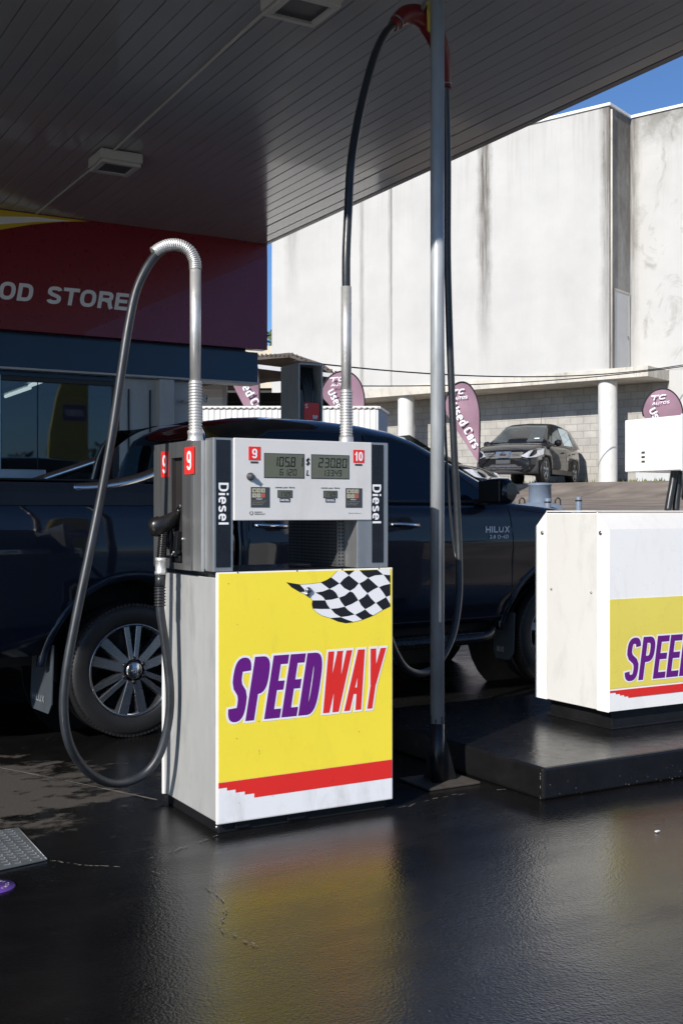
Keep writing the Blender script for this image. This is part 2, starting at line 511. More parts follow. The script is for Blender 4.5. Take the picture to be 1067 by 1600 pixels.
M['block'] = brick_mat("concrete_block", (.37, .355, .325), (.41, .395, .365), (.29, .28, .265), (.42, .21))

def asphalt_mat():
    m, nt, b = new_mat("wet_black_asphalt")
    co = obj_co(nt)
    big = noise(nt, co, .8, 4, .55, .6)
    med = noise(nt, mapping(nt, co, (1, 1.6, 1)), 3.2, 6, .6, .3)
    fine = noise(nt, co, 90, 3, .6)
    c = ramp(nt, med, [(.25, (.0045, .0045, .0047)), (.55, (.0070, .0067, .0064)), (.8, (.0125, .0115, .0105))])
    # dry brown patch
    sx = N(nt, "ShaderNodeSeparateXYZ"); nt.links.new(co, sx.inputs[0])
    dx = math_(nt, 'MULTIPLY', math_(nt, 'SUBTRACT', sx.outputs[0], 1.05), 1.25)
    dy = math_(nt, 'MULTIPLY', math_(nt, 'SUBTRACT', sx.outputs[1], 5.0), 1.15)
    rr = math_(nt, 'SQRT', math_(nt, 'ADD', math_(nt, 'POWER', dx, 2), math_(nt, 'POWER', dy, 2)))
    edge = noise(nt, mapping(nt, co, (1, 1.5, 1)), 4.5, 14, .66, 0)
    fall = math_(nt, 'SUBTRACT', 1.18, rr)
    patch = math_(nt, 'ADD', math_(nt, 'MULTIPLY', fall, .55), math_(nt, 'MULTIPLY', math_(nt, 'SUBTRACT', edge, .5), 1.5))
    pmask = ramp(nt, patch, [(.20, 0), (.34, 1)])
    c = mixc(nt, pmask, c, ramp(nt, fine, [(.3, (.032, .027, .023)), (.7, (.058, .050, .042))]))
    # light specks
    vo = N(nt, "ShaderNodeTexVoronoi"); vo.inputs['Scale'].default_value = 26
    nt.links.new(co, vo.inputs['Vector'])
    sp = ramp(nt, vo.outputs['Distance'], [(.05, 1), (.085, 0)])
    spm = math_(nt, 'MULTIPLY', sp, ramp(nt, noise(nt, co, 2.1, 3), [(.48, 0), (.66, 1)]))
    c = mixc(nt, spm, c, (.16, .15, .14))
    nt.links.new(c, b.inputs['Base Color'])
    rg = N(nt, "ShaderNodeMapRange"); nt.links.new(math_(nt, 'ADD', math_(nt, 'MULTIPLY', big, .65), math_(nt, 'MULTIPLY', noise(nt, mapping(nt, co, (.55, 2.6, 1), (.3, .1, 0)), 1.5, 5, .6, .9), .35)), rg.inputs[0])
    rg.inputs[1].default_value = .40; rg.inputs[2].default_value = .62; rg.inputs[3].default_value = .11; rg.inputs[4].default_value = .33
    rgh = math_(nt, 'MAXIMUM', rg.outputs[0], math_(nt, 'MULTIPLY', pmask, .75))
    nt.links.new(rgh, b.inputs['Roughness'])
    b.inputs['Specular IOR Level'].default_value = .66
    gr_ = N(nt, "ShaderNodeTexVoronoi"); gr_.inputs['Scale'].default_value = 120; nt.links.new(co, gr_.inputs['Vector'])
    h = math_(nt, 'ADD', math_(nt, 'MULTIPLY', fine, .40), math_(nt, 'MULTIPLY', noise(nt, co, 42, 5, .65), .45))
    h = math_(nt, 'ADD', h, math_(nt, 'MULTIPLY', gr_.outputs['Distance'], .25))
    h = math_(nt, 'ADD', h, math_(nt, 'MULTIPLY', noise(nt, mapping(nt, co, (.7, 1.5, 1)), 4, 3), .5))
    bump(nt, b, h, .30, .006)
    return m
M['asphalt'] = asphalt_mat()
M['gravel'] = pm("dry_gravel_lot", (.21, .175, .145), .95, var=.35, vs=1.2, bmp=.8, bs=30, spec=.2)
M['grass'] = pm("weedy_grass", (.10, .12, .03), .9, var=.4, vs=20)

def old_wall_mat():
    m, nt, b = new_mat("weathered_white_wall")
    co = obj_co(nt)
    sx = N(nt, "ShaderNodeSeparateXYZ"); nt.links.new(co, sx.inputs[0])
    x, z = sx.outputs[0], sx.outputs[2]
    base = ramp(nt, noise(nt, co, .6, 6, .6), [(.3, (.425, .42, .408)), (.7, (.495, .49, .475))])
    # general streaks from the top
    st = noise(nt, mapping(nt, co, (3.2, 1, .16)), 1.4, 8, .65, .2)
    top = N(nt, "ShaderNodeMapRange"); nt.links.new(z, top.inputs[0]); top.inputs[1].default_value = 9.5; top.inputs[2].default_value = 12.4
    fac = math_(nt, 'MULTIPLY', ramp(nt, st, [(.5, 0), (.72, 1)]), math_(nt, 'ADD', math_(nt, 'MULTIPLY', top.outputs[0], .30), .04))
    c = mixc(nt, fac, base, (.22, .20, .165))
    # dark run stains with their own places
    def run(u0, w, z0, z1, s):
        d = math_(nt, 'ABSOLUTE', math_(nt, 'SUBTRACT', math_(nt, 'ADD', x, math_(nt, 'MULTIPLY', math_(nt, 'SUBTRACT', noise(nt, mapping(nt, co, (1, 1, .8)), 1.3, 6, .7), .5), w * 1.3)), u0))
        a = N(nt, "ShaderNodeMapRange"); nt.links.new(d, a.inputs[0]); a.inputs[1].default_value = w; a.inputs[2].default_value = w * .25
        a.inputs[3].default_value = 0; a.inputs[4].default_value = 1
        zz = N(nt, "ShaderNodeMapRange"); nt.links.new(z, zz.inputs[0]); zz.inputs[1].default_value = z0; zz.inputs[2].default_value = z1
        br = ramp(nt, noise(nt, mapping(nt, co, (9, 1, .5)), 1.6, 6, .7), [(.3, .35), (.6, 1)])
        return math_(nt, 'MULTIPLY', math_(nt, 'MULTIPLY', a.outputs[0], zz.outputs[0]), math_(nt, 'MULTIPLY', br, s))
    for args in ((4.0, .30, 5.2, 9.5, 1.0), (.10, .22, 4.0, 11.5, .75), (7.46, .10, 4, 10, .5), (11.6, .35, 8, 11, .45), (8.6, .12, 4.8, 5.6, .5), (-.06, .25, 3, 12, .9)):
        c = mixc(nt, run(*args), c, (.09, .08, .065))
    # blotches on the set-back right part
    rt = N(nt, "ShaderNodeMapRange"); nt.links.new(x, rt.inputs[0]); rt.inputs[1].default_value = .02; rt.inputs[2].default_value = -.1
    bl = ramp(nt, noise(nt, mapping(nt, co, (1, 1, .8), (3, 0, 1.5)), .9, 8, .65, 1.2), [(.56, 0), (.72, 1)])
    c = mixc(nt, math_(nt, 'MULTIPLY', math_(nt, 'MULTIPLY', bl, rt.outputs[0]), .75), c, (.20, .19, .16))
    rt2 = N(nt, "ShaderNodeMapRange"); nt.links.new(z, rt2.inputs[0]); rt2.inputs[1].default_value = 11.2; rt2.inputs[2].default_value = 12.4
    c = mixc(nt, math_(nt, 'MULTIPLY', math_(nt, 'MULTIPLY', rt2.outputs[0], rt.outputs[0]), math_(nt, 'MULTIPLY', ramp(nt, noise(nt, co, 1.7, 7, .7), [(.35, 0), (.6, 1)]), .8)), c, (.14, .135, .11))
    nt.links.new(c, b.inputs['Base Color']); b.inputs['Roughness'].default_value = .85
    bump(nt, b, noise(nt, co, 14, 6, .7), .2, .02)
    return m
M['oldwall'] = old_wall_mat()
M['concrete_edge'] = pm("stained_concrete", (.52, .49, .43), .85, var=.22, vs=1.3, stretch=(1, 1, .5), dirt=.5)
M['coping'] = pm("white_coping", (.75, .75, .74), .5)
M['ceiling'] = pm("gloss_ceiling_boards", (.37, .37, .372), .19, coat=.35, var=.07, vs=2, rvar=.05, bmp=.05, bs=5, stretch=(1, .35, 1))
M['ceil_gap'] = pm("ceiling_groove", (.04, .04, .04), .6)
M['fixture'] = pm("fixture_white", (.50, .49, .47), .4, var=.05)
M['fixture_glass'] = pm("fixture_dark_glass", (.06, .06, .058), .35, bmp=.2, bs=120)
M['fascia_red'] = pm("fascia_red", (.19, .005, .008), .3, var=.04)
M['fascia_maroon'] = pm("fascia_maroon", (.19, .026, .068), .3, var=.04)
M['fascia_yellow'] = pm("fascia_yellow", (.62, .46, .03), .3, var=.03)
M['navy_wall'] = pm("navy_wall_paint", (.016, .055, .12), .4, var=.08)
M['offwhite'] = pm("offwhite_paint", (.48, .49, .50), .45, var=.05, dirt=.15)
M['frame_dark'] = pm("dark_frame", (.025, .022, .022), .4)
M['frame_light'] = pm("light_frame", (.45, .55, .62), .35, metal=.4)
M['corr_white'] = pm("white_corrugated", (.70, .69, .66), .5, var=.04, dirt=.15)
M['corr_shade'] = pm("shaded_white_corrugated", (.16, .25, .38), .5, var=.06)  # white return sheet, with its bluish shade put into the colour
M['rust_roof'] = pm("rusty_corrugated", (.09, .07, .058), .7, var=.35, vs=6)
M['dark_shed'] = pm("dark_shed_wall", (.035, .032, .03), .7, var=.2)
M['flag'] = pm("purple_flag_cloth", (.28, .165, .215), .7, var=.08, vs=5)
M['tank'] = pm("bluegrey_tank_paint", (.15, .19, .25), .5, var=.12, vs=4)
M['tyre'] = pm("tyre_rubber", (.010, .010, .0105), .55, var=.2, vs=15, bmp=.15, bs=80)
M['rim'] = pm("machined_alloy", (.27, .28, .30), .28, metal=.95, var=.06)
M['rim_dark'] = pm("dark_alloy", (.02, .02, .022), .3, metal=.5)
M['chrome'] = pm("chrome", (.75, .76, .78), .07, metal=1, var=.02, rvar=.03)
M['sport_chrome'] = pm("satin_chrome_tube", (.62, .62, .63), .16, metal=1, var=.03, rvar=.03)
M['hood_gloss'] = pm("gloss_black_trim", (.008, .008, .009), .12, var=.1, rvar=.05, coat=1)
M['trim'] = pm("black_trim", (.012, .012, .013), .4, var=.1)
M['flap'] = pm("mud_flap_rubber", (.05, .06, .07), .45, var=.15)
M['clearlamp'] = pm("headlamp_lens", (.46, .47, .48), .15, metal=.15, var=.2, vs=20, coat=1)
M['amber'] = pm("amber_lens", (.45, .12, .02), .2)
M['foliage'] = pm("leaf_green", (.055, .085, .025), .7, var=.4, vs=2)
M['bark'] = pm("bark", (.10, .08, .06), .9)
M['checker'] = pm("checker_plate", (.22, .235, .24), .4, metal=.6, var=.2, vs=5)
M['purple_disc'] = pm("purple_disc", (.10, .04, .26), .5, var=.1)
M['cream_wall'] = pm("cream_wall", (.55, .50, .40), .8)
M['brick'] = brick_mat("red_brick", (.20, .09, .06), (.26, .12, .08), (.25, .23, .2), (.24, .086))

def paint(name, col, rough=.35, metal=.35):
    m, nt, b = new_mat(name)
    b.inputs['Base Color'].default_value = (*col, 1); b.inputs['Roughness'].default_value = .5; b.inputs['Specular IOR Level'].default_value = .12
    b.inputs['Metallic'].default_value = 0; b.inputs['Coat Weight'].default_value = 1; b.inputs['Coat Roughness'].default_value = .03
    co = obj_co(nt)
    d = ramp(nt, noise(nt, co, 6, 8, .7), [(.45, 0), (.8, 1)])
    nt.links.new(mixc(nt, math_(nt, 'MULTIPLY', d, .025), col, (.12, .11, .10)), b.inputs['Base Color'])
    return m
M['navy_paint'] = paint("navy_car_paint", (.0030, .0070, .0175))
M['black_paint_car'] = paint("black_car_paint", (.004, .004, .005))

def glass_mat(name, tint, alpha, rough=.02):
    m, nt, b = new_mat(name)
    b.inputs['Base Color'].default_value = (*tint, 1); b.inputs['Roughness'].default_value = rough
    b.inputs['Specular IOR Level'].default_value = .6
    tr = N(nt, "ShaderNodeBsdfTransparent"); tr.inputs[0].default_value = (.75, .8, .82, 1)
    mx = N(nt, "ShaderNodeMixShader"); mx.inputs[0].default_value = alpha
    nt.links.new(tr.outputs[0], mx.inputs[1]); nt.links.new(b.outputs[0], mx.inputs[2])
    gl = N(nt, "ShaderNodeBsdfGlossy"); gl.inputs['Roughness'].default_value = rough; gl.inputs['Color'].default_value = (.72, .88, 1, 1)
    fr = N(nt, "ShaderNodeFresnel"); fr.inputs[0].default_value = 1.5
    m2 = N(nt, "ShaderNodeMixShader")
    nt.links.new(fr.outputs[0], m2.inputs[0]); nt.links.new(mx.outputs[0], m2.inputs[1]); nt.links.new(gl.outputs[0], m2.inputs[2])
    nt.links.new(m2.outputs[0], nt.nodes["Material Output"].inputs[0])
    return m
M['shop_glass'] = glass_mat("shop_glass", (.02, .03, .04), .35)
M['tint_glass'] = glass_mat("tinted_car_glass", (.005, .007, .010), .92)
M['tint_glass'].node_tree.nodes['Principled BSDF'].inputs['Specular IOR Level'].default_value = .1
M['clear_glass'] = glass_mat("clear_car_glass", (.03, .035, .04), .35)

def emis(name, col, s):
    m, nt, b = new_mat(name)
    b.inputs['Emission Color'].default_value = (*col, 1); b.inputs['Emission Strength'].default_value = s
    return m
M['tube_light'] = emis("fluorescent_tube", (.9, 1, .95), 1.6)

# ================================================================ GROUND
PB = Vector((22.13, 23.6, 0)); WB = Vector((-.363, .931, 0)).normalized(); NB = Vector((-WB.y, WB.x, 0))
BANG = math.atan2(WB.y, WB.x)
def bw(u, v, z): return PB + WB * u + NB * v + V3(0, 0, z)   # v<0 is behind the wall, v>0 towards us
mb = MB()
mb.poly([bw(-220, 20, 0), bw(220, 20, 0), bw(220, 260, 0), bw(-220, 260, 0)])
o = mb.build("forecourt", M['asphalt']); tag(o, kind='structure')
mb = MB()
rows = [(20, 0), (19, .08), (17.2, .95), (16, 1.13), (8.5, 1.40), (5.6, 1.52), (3.6, 1.90), (0, 2.03), (-60, 2.1), (-260, 2.2)]
cols = [-220, -60] + [(-30 + i * 1.5) for i in range(0, 50)] + [60, 220]
vs = []
for (q, z) in rows:
    for u in cols:
        zz = z + (random.uniform(-.02, .02) if 0 < q < 17 and z > .5 else 0)
        vs.append(bw(u, q + .0, zz))
nc = len(cols)
mb._add(vs, [(i * nc + j, i * nc + j + 1, (i + 1) * nc + j + 1, (i + 1) * nc + j) for i in range(len(rows) - 1) for j in range(nc - 1)], True)
o = mb.build("sloping_lot", M['gravel']); tag(o, kind='structure')

# pale joints and cracks in the asphalt (thin sheets of filler just above it)
M['filler'] = pm("pale_crack_filler", (.15, .135, .115), .8, var=.4, vs=30)
def ragged(pts, w, n=14, jit=.012, gaps=.25):
    mb = MB()
    P = spline(pts, n)
    for a, b_ in zip(P, P[1:]):
        if random.random() < gaps: continue
        d = (b_ - a).normalized(); s = V3(-d.y, d.x, 0) * (w * random.uniform(.3, 1) / 2)
        j1 = V3(random.uniform(-jit, jit), random.uniform(-jit, jit), 0)
        mb.poly([a + j1 - s, b_ + j1 - s, b_ + j1 + s, a + j1 + s])
    return mb
o = ragged([(1.02, 6.0, .004), (1.45, 5.1, .004), (1.715, 4.50, .004)], .014, 10, .001, .08).build("ground_joint", M['filler'], merge=False); tag(o, kind='structure')
crk = ragged([(1.10, 3.90, .004), (1.18, 3.80, .004), (1.30, 3.70, .004)], .007, 12, .006, .35)
for pts in ([(1.34, 3.74, .004), (1.52, 3.80, .004), (1.72, 3.90, .004)], [(1.36, 3.62, .004), (1.45, 3.36, .004), (1.42, 3.15, .004), (1.34, 3.02, .004), (1.38, 2.85, .004)],
            [(3.1, 4.2, .004), (3.25, 3.95, .004), (3.42, 3.70, .004)][:2], [(2.5, 3.88, .004), (2.8, 3.95, .004), (3.12, 3.92, .004)]):
    m2 = ragged(pts, .006, 12, .008, .4)
    b = len(crk.v); crk.v += m2.v; crk.f += [[i + b for i in f] for f in m2.f]; crk.sm += m2.sm; crk.mi += m2.mi
o = crk.build("ground_cracks", M['filler'], merge=False); tag(o, kind='structure')

# raised island
mb = MB()
mb.box(3.10, 9.2, 3.695, 5.25, 0, .136)
o = mb.build("kerb_island", pm("black_painted_concrete", (.008, .0078, .0082), .25, var=.3, vs=5, bmp=.5, bs=18, rvar=.08), bevel=.012, seg=2); tag(o, kind='structure')
mb = MB()
random.seed(3)
for i in range(60):     # chips in the paint along the kerb's foot
    x = random.uniform(3.12, 5.5); z = abs(random.gauss(0, .03)) + .004
    if z < .12: mb.poly([(x, 3.6935, z), (x + random.uniform(.002, .008), 3.6935, z), (x + .004, 3.6935, z + random.uniform(.002, .006))])
for i in range(10):
    z = random.uniform(.005, .11)
    mb.poly([(3.0985, 3.71, z), (3.0985, 3.716, z), (3.0985, 3.712, z + .008)])
o = mb.build("kerb_paint_chips", M['filler'], merge=False); tag(o, kind='structure')

# ================================================================ CANOPY
CX0, CX1, CY0, CY1, CZ = -9.0, 4.77, 2.98, 9.65, 3.72
cp = thing("canopy", "flat white-boarded canopy roof over the fuel pumps, joined to the red shop front", "canopy", (-2, 6, 0), world_coords=True)
mb = MB()
x = CX1 - .30
edge = []
mb2 = MB()
random.seed(8)
while x > CX0:
    dz = random.uniform(-.0006, .0006)
    mb.box(x - .0940, x, CY0 + .06, CY1, CZ + dz, CZ + .02); mb.box(x - .1952, x - .0962, CY0 + .06, CY1, CZ + dz + .0006, CZ + .02)
    x -= .2
mb.box(CX1 - .294, CX1 - .15, CY0 + .06, CY1, CZ - .004, CZ + .02)
mb.box(CX1 - .146, CX1 - .05, CY0 + .06, CY1, CZ - .006, CZ + .02)
mb.build("ceiling", M['ceiling'], cp, bevel=.003, seg=1, merge=False)
mb2.box(CX0, CX1 - .01, CY0 + .01, CY1, CZ + .0205, CZ + .35)
mb2.build("roof_deck", M['ceil_gap'], cp)
mb = MB()
mb.box(CX1 - .045, CX1, CY0 + .045, CY1, CZ - .01, CZ + .42)
mb.box(CX0, CX1, CY0, CY0 + .042, CZ - .01, CZ + .42)
mb.build("edge_trim", pm("canopy_edge_grey", (.20, .20, .205), .35), cp)
def light_fix(cx, cy, lab):
    t = thing("ceiling_light", lab, "light", (cx, cy, CZ), 0, "square lamps under the canopy")
    mb = MB(); s = .150
    mb.box(-s, s, -s, s, -.075, -.007); a = mb.build("housing", M['fixture'], t, bevel=.006)
    mb = MB(); q = s - .010; r = .105
    for (x0, x1, y0, y1) in ((-q, q, -q, -r), (-q, q, r, q), (-q, -r, -r, r), (r, q, -r, r)): mb.box(x0, x1, y0, y1, -.10, -.0755)
    mb.build("bezel", M['fixture'], t, bevel=.004)
    mb = MB(); mb.box(-r + .001, r - .001, -r + .001, r - .001, -.088, -.0765); mb.build("diffuser", M['fixture_glass'], t)
    return t
light_fix(2.60, 4.885, "square white ceiling lamp at the top edge of the picture, nearest the camera")
light_fix(2.66, 7.80, "square white ceiling lamp farther back, above the shop sign's lettering")
mb = MB(); mb.tube([(2.53, 2.99, CZ - .012), (2.53, 4.73, CZ - .012)], .0075, 8); mb.tube([(2.53, 5.04, CZ - .012), (2.60, 7.645, CZ - .012)], .0075, 8); mb.tube([(2.60, 7.955, CZ - .012), (2.59, 9.60, CZ - .012)], .0075, 8)
mb.build("conduit", M['fixture'], cp, merge=False)

# ================================================================ SHOP
sh = thing("shop_building", "dark blue shop with a red and maroon sign fascia above its window", "shop", (0, 11, 0), world_coords=True)
YF = 9.65
sg = thing("sign_fascia", "long red and maroon sign board with white FOOD STORE lettering under the canopy edge", "sign", (0, YF, 2.72), world_coords=True)
mb = MB(); mb.box(-9, 4.77, YF + .001, YF + .12, 2.722, 3.73); mb.build("board", M['fascia_red'], sg, bevel=.004)
mb = MB(); mb.prism([(3.0, YF + .0, 2.745), (3.02, YF, 2.724), (4.768, YF, 2.724), (4.768, YF, 3.604)], (0, -.002, 0)); mb.build("maroon_panel", M['fascia_maroon'], sg)
mb = MB()
mb.prism([(0.6, YF, 2.95), (1.2, YF, 3.2), (1.7, YF, 3.38), (2.0, YF, 3.47), (2.295, YF, 3.545), (2.55, YF, 3.62), (2.8, YF, 3.675), (3.05, YF, 3.712), (0.6, YF, 3.712)], (0, -.003, 0))
mb.build("yellow_swoosh", M['fascia_yellow'], sg)
mb = MB(); mb.prism([(0.6, YF - .003, 3.2), (1.5, YF - .003, 3.46), (2.0, YF - .003, 3.54), (2.295, YF - .003, 3.59), (2.6, YF - .003, 3.65), (2.9, YF - .003, 3.692), (2.6, YF - .003, 3.69), (2.295, YF - .003, 3.655), (2.0, YF - .003, 3.62), (1.5, YF - .003, 3.55), (.6, YF - .003, 3.35)], (0, -.002, 0)); mb.build("white_swoosh", M['white_print'], sg)
XU, ZU = (1, 0, 0), (0, 0, 1)
letters("lettering", "FOOD", M['white_print'], sg, (2.0, YF - .003, 2.97), XU, ZU, .585, .15, .17, .235, .21, .12)
letters("lettering", "STORE", M['white_print'], sg, (2.68, YF - .003, 2.97), XU, ZU, .735, .15, .17, .235, .21, .12)
# walls and header band
mb = MB()
mb.box(-9, 4.70, YF + .06, YF + .25, 2.42, 2.70)
mb.build("header_band", M['navy_wall'], sh, bevel=.004)
mb = MB(); mb.box(-9, 4.71, YF + .04, YF + .27, 2.40, 2.418); mb.build("band_trim", M['offwhite'], sh)
mb = MB()
mb.box(-9, -1.0, YF + .15, YF + .25, 0, 2.395)
mb.box(-1.0, 3.38, YF + .15, YF + .25, 0, .75)
mb.box(-1.0, 3.38, YF + .15, YF + .25, 2.36, 2.395)
mb.build("wall", M['navy_wall'], sh)
mb = MB()
mb.box(3.385, 4.18, YF + .16, YF + .26, 0, 2.395)
mb.box(4.10, 4.18, YF + .262, YF + 3, 0, 2.69)
mb.build("side_wall", M['offwhite'], sh)
mb = MB(); mb.box(3.72, 3.86, YF + .05, YF + .158, 0, 2.395); mb.build("post", M['offwhite'], sh, bevel=.006)
mb = MB()
for (a, b_, c, d) in ((3.46, 3.475, .3, 2.3), (3.50, 3.70, 1.80, 1.815), (3.50, 3.515, .3, 1.80), (3.66, 3.675, .3, 2.30)): mb.box(a, b_, YF + .15, YF + .159, c, d)
mb.build("panel_joint", M['frame_dark'], sh)
mb = MB(); mb.box(-9, 4.1, YF + 2.9, YF + 3, 0, 2.6); mb.box(-9, 4.099, YF + .26, YF + 2.89, 2.48, 2.60); mb.box(-9, 4.1, YF + .26, YF + 2.89, .002, .02); mb.box(4.06, 4.09, YF + .265, YF + 2.89, .021, 2.479)
mb.build("interior_shell", pm("shop_interior", (.10, .13, .16), .6), sh)
mb = MB(); mb.box(-9, 4.6, YF + .121, YF + 3.0, 2.701, 3.70); mb.build("roof_box", M['navy_wall'], sh)
wd = MB()
for x in (-1.0, .9, 2.30, 3.33): wd.box(x, x + .05, YF + .17, YF + .23, .75, 2.36)
wd.box(-1.0, 3.38, YF + .168, YF + .232, .75, .79); wd.box(-1.0, 3.38, YF + .168, YF + .232, 2.32, 2.36)
wo = wd.build("window", M['frame_dark'], sh)
mb = MB(); mb.box(2.30, 2.34, YF + .15, YF + .168, .75, 2.36); mb.build("mullion", M['frame_light'], wo)
mb = MB(); mb.box(-.95, 3.33, YF + .195, YF + .201, .79, 2.32); mb.build("pane", M['shop_glass'], wo)
mb = MB(); mb.box(2.66, 2.668, YF + .19, YF + .1945, .79, 2.32); mb.build("pane_joint", M['frame_dark'], wo)
for k, (y0, y1, lab) in enumerate(((10.16, 11.18, "lit white fluorescent tube inside the shop, the nearer and higher of the two"), (11.30, 12.34, "lit white fluorescent tube inside the shop, the farther and lower of the two"))):
    t = thing("fluorescent_light", lab, "light", (2.98, (y0 + y1) / 2, 2.45), 0, "tube lights inside the shop", world_coords=True)
    xx = 2.94 + .05 * k
    mb = MB(); mb.box(xx - .05, xx + .05, y0, y1, 2.447, 2.479); mb.build("housing", M['fixture'], t)
    mb = MB(); mb.tube([(xx, y0 + .03, 2.428), (xx, y1 - .03, 2.428)], .018, 8); mb.build("tube", M['tube_light'], t)
# shelves and goods inside the shop
t = thing("shop_shelf", "dim shelf unit with green and yellow goods behind the shop window", "shelf", (3.0, 11.2, 0), world_coords=True)
mb = MB()
for z in (.4, .8, 1.2, 1.5): mb.box(2.5, 3.9, 11.0, 11.4, z, z + .03)
mb.box(2.5, 3.9, 11.4, 11.43, .02, 1.6); mb.build("shelf_frame", M['frame_light'], t)
mb = MB(); random.seed(5)
for z in (.43, .83, 1.23):
    x = 2.52
    while x < 3.8:
        w = random.uniform(.05, .12); mb.m = random.randrange(3); mb.box(x, x + w, 11.02, 11.2, z, z + random.uniform(.12, .3)); x += w + .01
mb.build("goods", [pm("goods_green", (.02, .25, .05)), M['fascia_yellow'], pm("goods_blue", (.04, .08, .25))], t, merge=False)
# white counter by the window
t = thing("shop_bench", "low pale metal bench or bin standing outside against the shop window", "bench", (2.3, 9.4, 0), world_coords=True)
mb = MB(); mb.box(1.2, 2.62, 9.42, 9.66, 1.465, 1.55); mb.build("bench_top", M['frame_light'], t, bevel=.01)
mb = MB(); mb.box(1.22, 2.60, 9.45, 9.64, .12, 1.462); mb.build("body", M['offwhite'], t)
mb = MB(); mb.box(1.25, 2.57, 9.47, 9.62, .005, .12); mb.build("plinth", M['frame_dark'], t)
# security camera
t = thing("security_camera", "small white security camera with black lens on the shop's end wall", "camera", (4.02, 9.78, 2.2), world_coords=True)
mb = MB(); mb.tube([(3.98, 9.808, 2.21), (3.98, 9.70, 2.21), (4.0, 9.66, 2.23)], .012, 8); mb.build("bracket", M['offwhite'], t)
mb = MB(); mb.obox((4.06, 9.62, 2.235), (.07, -.03, -.01), (.012, .03, 0), (0, 0, .028)); mb.build("housing", M['offwhite'], t, bevel=.006)
mb = MB(); mb.lathe((4.125, 9.592, 2.226), (.9, -.4, -.1), [(.001, .012), (.03, .01), (.034, 0), (.03, -.01)], 16); mb.build("lens", M['black_plastic'], t)

# ================================================================ MAIN DISPENSER
D = thing("fuel_dispenser", "diesel pump numbered 9 and 10 with yellow front panel and a looping hose", "fuel pump", (2.1, 4.17, 0), world_coords=True)
F = 3.892
mb = MB(); mb.box(1.722, 2.478, F + .014, 4.436, .046, .955); body = mb.build("body", M['grey_metal'], D, bevel=.004)
mb = MB(); mb.box(1.716, 2.486, 4.438, 4.452, .04, .972); mb.build("back_panel", M['white_edge'], D, bevel=.003)
mb = MB(); mb.box(1.735, 2.468, F + .03, 4.43, 0, .045); mb.box(1.80, 1.86, F + .02, F + .03, .012, .034); mb.box(2.02, 2.10, F + .02, F + .03, .012, .034)
mb.build("plinth", M['black_paint'], D, bevel=.004)
mb = MB(); mb.lathe((1.735, F + .045, .022), (-1, 0, 0), [(.008, -.001), (.008, .004), (.0005, .006)], 6); mb.build("bolt", M['screw'], D)
mb = MB(); mb.box(1.722, 2.478, F + .014, 4.436, .957, .974); mb.build("counter", M['counter'], D, bevel=.002)
fp = MB(); fp.box(1.716, 2.486, F, F + .0135, .042, .976); fpo = fp.build("front_panel", M['white_edge'], D, bevel=.003)
mb = MB(); mb.prism([(1.7225, F, .1975), (2.4815, F, .203), (2.4815, F, .971), (1.7225, F, .971)], (0, -.0012, 0)); mb.build("yellow_film", M['yellow'], fpo)
mb = MB()
st = [(1.7225, .196), (2.4815, .2015), (2.4815, .1285), (1.868, .1255), (1.868, .1415), (1.829, .1415), (1.829, .1535), (1.791, .1535), (1.791, .1655), (1.756, .1655), (1.756, .1765), (1.7225, .1765)]
mb.prism([(a, F, b) for a, b in st], (0, -.0012, 0)); mb.build("red_stripe", M['red'], fpo)
mb = MB(); mb.prism([(1.7225, F, .047), (2.4815, F, .047), (2.4815, F, .1275), (1.869, F, .1245), (1.869, F, .1405), (1.830, F, .1405), (1.830, F, .1525), (1.792, F, .1525), (1.792, F, .1645), (1.757, F, .1645), (1.757, F, .1755), (1.7225, F, .1755)], (0, -.0008, 0)); mb.build("white_film", M['white_panel'], fpo)
FLAG_OUT = [(-0.096, 0.931), (-0.04, 0.921), (0.005, 0.922), (0.053, 0.926), (0.08, .935), (0.099, 0.945), (0.116, 0.959), (0.127, 0.969), (0.371, 0.969), (0.372, 0.82), (0.336, 0.807), (0.292, 0.787), (0.241, 0.772), (0.199, 0.765), (0.165, 0.763), (0.13, 0.771), (0.094, 0.786), (0.058, 0.797), (0.034, 0.811), (0.018, 0.826), (0.014, .842), (0.016, 0.858), (.008, .867), (-0.004, 0.875), (-0.04, 0.893), (-0.075, 0.912)]
